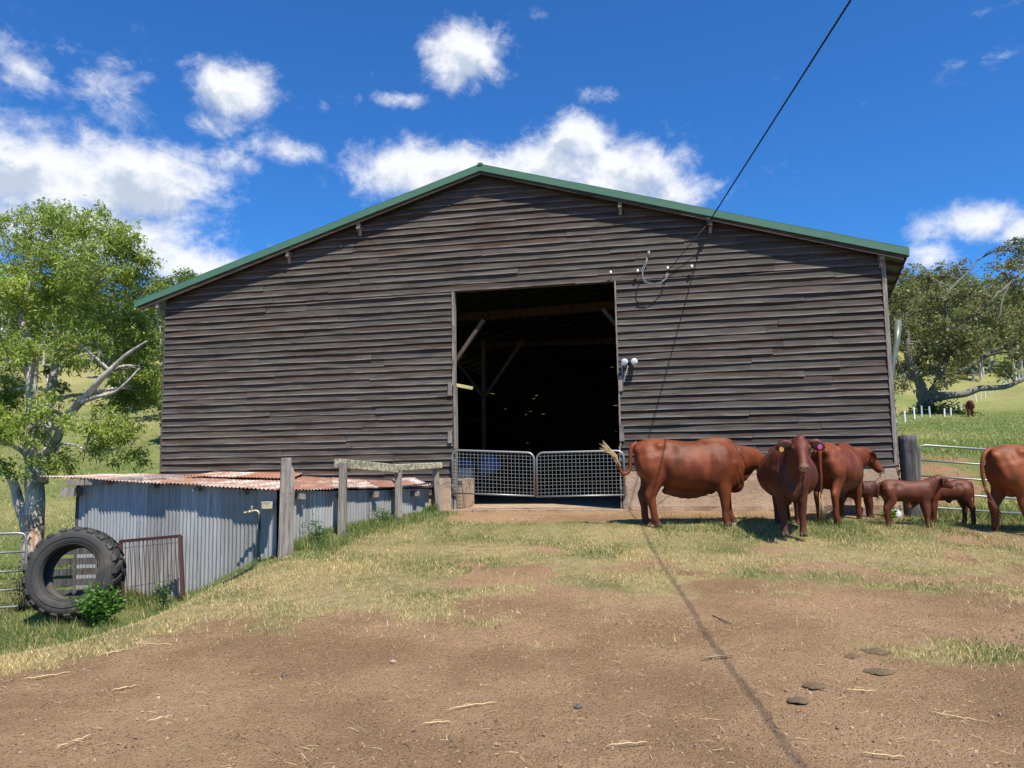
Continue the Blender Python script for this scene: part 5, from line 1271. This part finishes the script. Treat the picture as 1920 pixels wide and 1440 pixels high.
# smaller trees further back
for (px, py, Y, h, lb) in ((330, 545, 60, 44, 'slim bright green tree top showing above the left end of the barn roof'),):
    c = at(px, py, Y); b_ = Vector((c.x, c.y, ground(c.x, c.y)))
    bl = [(at(px+dx, py+dy, Y), (r_/F*Y, r_/F*Y, r_/F*Y), k) for dx, dy, r_, k in ((12, -30, 14, 10), (28, -16, 20, 16), (4, 0, 24, 18), (40, 8, 22, 14), (20, 22, 30, 20), (-10, 30, 24, 14))]
    tree('slender_tree', lb, b_, [[(b_.x, b_.y, b_.z-.3, .25), (b_.x+.2, b_.y, (b_.z+c.z)/2, .18), (c.x, c.y, c.z, .08)]], bl, M_BARK, (.22, .06, .5), ((.10, .17, .04), (.20, .28, .07)), .5, 60, hang=.5, twig=.03)
# wooded hillsides: one mass each
def wood(name, label, spots, cols, cover_=1.):
    lv = Leaves(); m = MB()
    for (x, y, r_, h) in spots:
        z = ground(x, y); tone = rnd.random(); kc = [cols[0][i]+(cols[1][i]-cols[0][i])*tone for i in range(3)]; dead = rnd.random() < .06
        m.tube([(x, y, z-.5), (x+rnd.uniform(-.3, .3), y, z+h*.5), (x+rnd.uniform(-.8, .8), y, z+h*.85)], [.22, .15, .06], 5)
        for _ in range(rnd.randint(4, 7)):
            q = Vector((rnd.gauss(0, .5)*r_, rnd.gauss(0, .5)*r_, z*0+h*rnd.uniform(.38, 1.0))); rr_ = r_*rnd.uniform(.3, .55)
            for _2 in range(int(85*cover_)):
                v = Vector((rnd.gauss(0, 1), rnd.gauss(0, 1), rnd.gauss(0, .8))); v = v.normalized()*(rnd.random()**.35)*rr_
                lv.c.append((x+q.x+v.x, y+q.y+v.y, z+q.z+v.z*.85)); k = rnd.uniform(.65, 1.25)
                lv.col.append((.22*k, .17*k, .13*k) if dead else (kc[0]*k, kc[1]*k, kc[2]*k))
    r = thing(name, label, 'woodland', (0, 0, 0)); r['kind'] = 'stuff'
    bpy.context.view_layer.update()
    m.build('trunks', M_BARK, r)['kind'] = 'stuff'; o = lv.finish('foliage', r, .55, .22, .2); o['kind'] = 'stuff'
sp = []
for i in range(230):
    Y = rnd.uniform(96, 205); u = rnd.uniform(-.80, -.40); x = u*Y
    if Y < 112 and fbm(x, Y, .05, 2) < .2: continue
    sp.append((x, Y, rnd.uniform(2.4, 4.4), rnd.uniform(6, 11)))
for i in range(14):
    Y = rnd.uniform(62, 95); x = rnd.uniform(-.50, -.42)*Y if i % 2 else rnd.uniform(-.78, -.6)*Y; sp.append((x, Y, rnd.uniform(1.6, 3.0), rnd.uniform(3.5, 6)))
wood('hillside_woodland', 'mixed green woodland covering the hill behind the gum tree', sp, ((.055, .085, .03), (.15, .185, .06)))
sp = []
for i in range(230):
    Y = rnd.uniform(118, 225); u = rnd.uniform(.44, .74); x = u*Y
    sp.append((x, Y, rnd.uniform(2.6, 4.6), rnd.uniform(6, 11)))
wood('hillside_woodland', 'pale green woodland on the hill behind the fig tree', sp, ((.13, .16, .06), (.28, .30, .13)))
# undergrowth at the foot of the fig
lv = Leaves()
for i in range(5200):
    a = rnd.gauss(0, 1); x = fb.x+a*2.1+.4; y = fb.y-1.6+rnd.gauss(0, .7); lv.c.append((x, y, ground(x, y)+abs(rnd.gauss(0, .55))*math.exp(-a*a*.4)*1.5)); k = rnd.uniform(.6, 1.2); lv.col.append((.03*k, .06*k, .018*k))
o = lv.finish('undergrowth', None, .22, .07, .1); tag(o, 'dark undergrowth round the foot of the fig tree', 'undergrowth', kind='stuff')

# ------------------------------------------------------------------ pickets on the slope
pk = [((1680, 799), 773, 60), ((1697, 791), 768, 63), ((1715, 787), 761, 66), ((1729, 783), 759, 68), ((1744, 783), 760, 70), ((1771, 782), 764, 80), ((1783, 780), 763, 84), ((1794, 779), 760, 87), ((1804, 776), 757, 91), ((1814, 774), 753, 94),
      ((1831, 756), 736, 98), ((1840, 753), 733, 100), ((1848, 748), 730, 102), ((1856, 744), 728, 104), ((1863, 740), 726, 106), ((1869, 736), 722, 108), ((1876, 732), 716, 110), ((1882, 728), 711, 111), ((1888, 726), 709, 112), ((1894, 722), 703, 113), ((1900, 719), 700, 114), ((1906, 716), 697, 115), ((1912, 713), 693, 116), ((1918, 711), 690, 117)]
src = None
for i, ((px, pb), ptop, Y) in enumerate(pk):
    b = on(px, pb); gz = b.z; Y = b.y
    if src is None:
        m = MB(); m.box((0, 0, .52), (.085, .085, 1.44)); m.box((0, 0, 1.245), (.10, .10, .03)); src = m.build('picket', M_PICKET); o = src
    else: o = src.copy(); C.objects.link(o)
    o.location = (b.x, b.y, gz-.1); o.scale = (1, 1, max(.6, (pb-ptop)/F*Y/1.22)); o.rotation_euler = (R(rnd.uniform(-2, 2)), R(rnd.uniform(-2, 2)), rnd.uniform(0, 1))
    tag(o, 'white picket of the near row before the fig trunk' if i < 5 else ('slim white picket of the row beyond the fig trunk beside the far cow' if i < 10 else 'slim white picket of the row climbing the slope at the right edge'), 'fence picket', 'white pickets on the slope' if i < 5 else ('pickets beyond the fig' if i < 10 else 'pickets climbing the slope'))
# ------------------------------------------------------------------ weeds
def weed(px, py, Y, r_, h, n, label, col, leaf=(.07, .018), spread=1.):
    b = at(px, py, Y); z = ground(b.x, b.y); t = thing('weed', label, 'weed', (b.x, b.y, z)); bpy.context.view_layer.update(); m = MB(); lv = Leaves()
    for i in range(n):
        a = rnd.uniform(0, 6.283); q = r_*rnd.random()**.6; e = Vector((math.cos(a)*q, math.sin(a)*q*.7, h*rnd.uniform(.45, 1)*(1-.35*(q/r_)**2)))
        pts2 = curve((e.x*.2, e.y*.2, 0), e, Vector((0, 0, h*.15)), 5); m.tube(pts2, [.005, .0045, .004, .003, .003, .002], 4)
        for k in range(26):
            u = rnd.uniform(.25, 1); p = pts2[min(5, int(u*5.99))]; kk = rnd.uniform(.7, 1.3)
            lv.c.append((b.x+p.x+rnd.gauss(0, .03)*spread, b.y+p.y+rnd.gauss(0, .03)*spread, z+p.z+rnd.gauss(0, .025))); lv.col.append(tuple(c*kk for c in col))
    m.build('stem', M_DARKPIPE, t, True); lv.finish('foliage', t, leaf[0], leaf[1], -.1)
weed(186, 1138, 10.78, .34, .58, 60, 'leafy bright green weed clump in front of the tractor tyre', (.09, .20, .03), (.065, .018))
weed(307, 1110, 11.3,   .14, .50, 7, 'thin green weed growing through the rusty panel', (.09, .17, .04), (.07, .009))
weed(598, 1030, 11.7, .26, .42, 14, 'spindly weed clump at the foot of the shed wall between the first two posts', (.09, .16, .04), (.055, .009), 1.7)
weed(722, 1000, 13.3, .22, .32, 12, 'spindly weed at the shed wall between the second and third post', (.09, .16, .04), (.055, .009), 1.7)
weed(40, 1120, 11.9, .28, .85, 14, 'tall dry brown weed behind the steel gate', (.09, .08, .04), (.06, .012), 1.6)
weed(1668, 965, 13.3, .15, .22, 8, 'small yellow green weed by the barn corner', (.16, .22, .03), (.10, .018))
weed(808, 965, 15.0, .16, .16, 9, 'small bright green weed by the last rail post', (.07, .17, .02), (.08, .012))
# ------------------------------------------------------------------ stones, stalks and dung on the yard
mb = MB()
for i in range(15000):
    y = 3.4+7.0*rnd.random()**1.3; x = rnd.uniform(-.72, .72)*y; k = cover_at(x, y)
    if k > .6: continue
    r_ = .003+.012*rnd.random()**7; tone = rnd.random()
    n0 = len(mb.v); z = ground(x, y)+.0; a = rnd.uniform(0, 6.3); rr_ = [(math.cos(a+t_*1.2566)*r_*rnd.uniform(.7, 1.2), math.sin(a+t_*1.2566)*r_*rnd.uniform(.5, 1.1)) for t_ in range(5)]
    tone = tone**1.5; c = (tone, tone, tone)
    mb.add([(x+p_, y+q_, z-.004) for p_, q_ in rr_]+[(x+p_*.7+r_*rnd.uniform(-.2, .2), y+q_*.7, z+r_*rnd.uniform(.25, .75)) for p_, q_ in rr_], [(0, 1, 6, 5), (1, 2, 7, 6), (2, 3, 8, 7), (3, 4, 9, 8), (4, 0, 5, 9), (5, 6, 7, 8, 9)], c)
def stone_f(t):
    a = t.attr('tint').outputs['Color']; s = t.new('ShaderNodeSeparateColor'); t.put(s.inputs[0], a)
    return t.mix(s.outputs[0], (.15, .095, .065), (.42, .30, .21)), t.noise(t.obj(), 60, 3), .3, .003
tag(mb.build('gravel', mat('gravel_stone', stone_f, .9)), 'small stones and clods scattered over the bare brown soil', 'gravel', kind='stuff')
mb = MB()
for i in range(3400):
    y = 3.5+8.5*rnd.random()**1.4; x = rnd.uniform(-.72, .72)*y
    if rnd.random() > .25+.9*max(0, fbm(x, y, .9, 3)): continue
    z = ground(x, y)+.006; a = rnd.uniform(0, 3.14); L_ = rnd.uniform(.012, .055); w_ = .0012+.0007*rnd.random(); b = a+rnd.uniform(-.5, .5)
    p = Vector((x, y, z)); q = p+Vector((math.cos(a)*L_, math.sin(a)*L_, rnd.uniform(0, .008))); r_ = q+Vector((math.cos(b)*L_*.6, math.sin(b)*L_*.6, rnd.uniform(-.006, .004)))
    mb.tube([p, q, r_], w_, 3, cap=False)
tag(mb.build('straw_litter', M_STRAW), 'short bits of dry straw strewn over the bare soil', 'straw', kind='stuff')
ST = [((838, 1338), (932, 1322), 'long pale straw stalk lying on the soil at lower centre'), ((790, 1366), (846, 1360), 'pale straw stalk just below the long centre stalk'), ((105, 1407), (172, 1386), 'pale straw stalk near the lower left corner'),
      ((275, 1360), (322, 1348), 'curled pale straw stalk left of lower centre'), ((38, 1279), (132, 1266), 'thin pale straw stalk below the dry grass at far left'), ((238, 1209), (322, 1213), 'pale straw stalk below the tyre and rusty panel'), ((208, 1300), (258, 1290), 'short pale straw stalk at left of the yard'),
      ((1136, 1408), (1214, 1399), 'pale straw stalk at the lower edge right of centre'), ((1613, 1420), (1698, 1426), 'thick pale straw stalk at the lower edge on the right'), ((1315, 1240), (1374, 1233), 'brown stick lying across the cable shadow'), ((1336, 1158), (1372, 1172), 'small brown stick above the cable shadow'),
      ((1742, 1340), (1832, 1358), 'thin forked straw stalk at lower right'), ((1585, 1300), (1642, 1302), 'thin straw stalk below the dung'), ((185, 1233), (238, 1222), 'short straw stalk under the dry grass on the left')]
for (a_, b_, lb) in ST:
    p, q = on(*a_), on(*b_); br = 'stick' in lb; L_ = (q-p).length; m = MB(); pts2 = [p.lerp(q, i/7)+Vector((0, .035*L_*math.sin(i*.6+p.x), .012+.010*abs(math.sin(i*1.3))))-p for i in range(8)]
    m.tube(pts2, [(.0035 if not br else .007)*(.6+.5*math.sin((i+.5)/8*3.14)) for i in range(8)], 6)
    if not br: m.tube([pts2[2], pts2[2]+Vector((.03, .03, .01)), pts2[2]+Vector((.08, .035, 0))], .002, 4)
    o = m.build('stick' if br else 'straw_stalk', M_STICK if br else M_STRAW, None, True); o.location = p; tag(o, lb, 'stick' if br else 'straw stalk')
for (px, py, r_, lb) in ((1640, 1223, .095, 'dark cow pat left of the grass tuft, farthest back'), (1597, 1233, .06, 'small crumbling cow pat beside the farthest one'), (1650, 1262, .095, 'greenish cow pat touching the grass tuft'), (1527, 1290, .075, 'dark cow pat in the middle of the soil on the right'), (1497, 1317, .065, 'flat cow pat nearest the camera')):
    r_ *= .85; p = on(px, py); V = [(0, 0, .022)]; n = 22
    for k, (rr_, z) in enumerate(((.35, .026), (.62, .020), (.82, .022), (.97, .008), (1.05, -.006))):
        for i in range(n):
            a = 2*math.pi*i/n; q = r_*rr_*(1+.45*noise.noise(Vector((math.cos(a)*1.6, math.sin(a)*1.6, px)))+.12*noise.noise(Vector((math.cos(a)*6, math.sin(a)*6, px)))); V.append((math.cos(a)*q*1.2, math.sin(a)*q, z*.38+.012*abs(noise.noise(Vector((q*60, a*4, k))))))
    Fq = [(0, 1+i, 1+(i+1) % n) for i in range(n)]+[(1+k*n+i, 1+(k+1)*n+i, 1+(k+1)*n+(i+1) % n, 1+k*n+(i+1) % n) for k in range(4) for i in range(n)]
    m = MB(); m.add(V, Fq); o = m.build('cow_pat', M_DUNG, None, True); o.location = (p.x, p.y, p.z+.004); tag(o, lb, 'cow pat')
for (px, py, r_, tone, lb) in ((737, 1244, .045, 0, 'pinkish stone lying on the soil left of centre'), (500, 1238, .03, 1, 'dark grey stone in the left part of the soil'), (533, 1268, .03, 1, 'small dark stone right of the dark grey stone'), (438, 1265, .03, 0, 'small tan stone at left'), (1085, 1328, .045, 1, 'grey angular stone beside the lower centre'), (350, 1204, .028, 1, 'small dark stone below the dry grass edge')):
    r_ *= .65; p = on(px, py); m = MB(); m.ball((0, 0, 0), (r_, r_*.7, r_*.5), n=10, m=7); m.v = [tuple(Vector(v)*(1+.4*noise.noise(Vector(v)*30+Vector((px, 0, 0))))) for v in m.v]
    o = m.build('stone', M_STONE if not tone else M_DARKSTONE, None); o.location = (p.x, p.y, p.z+r_*.25); tag(o, lb, 'stone')
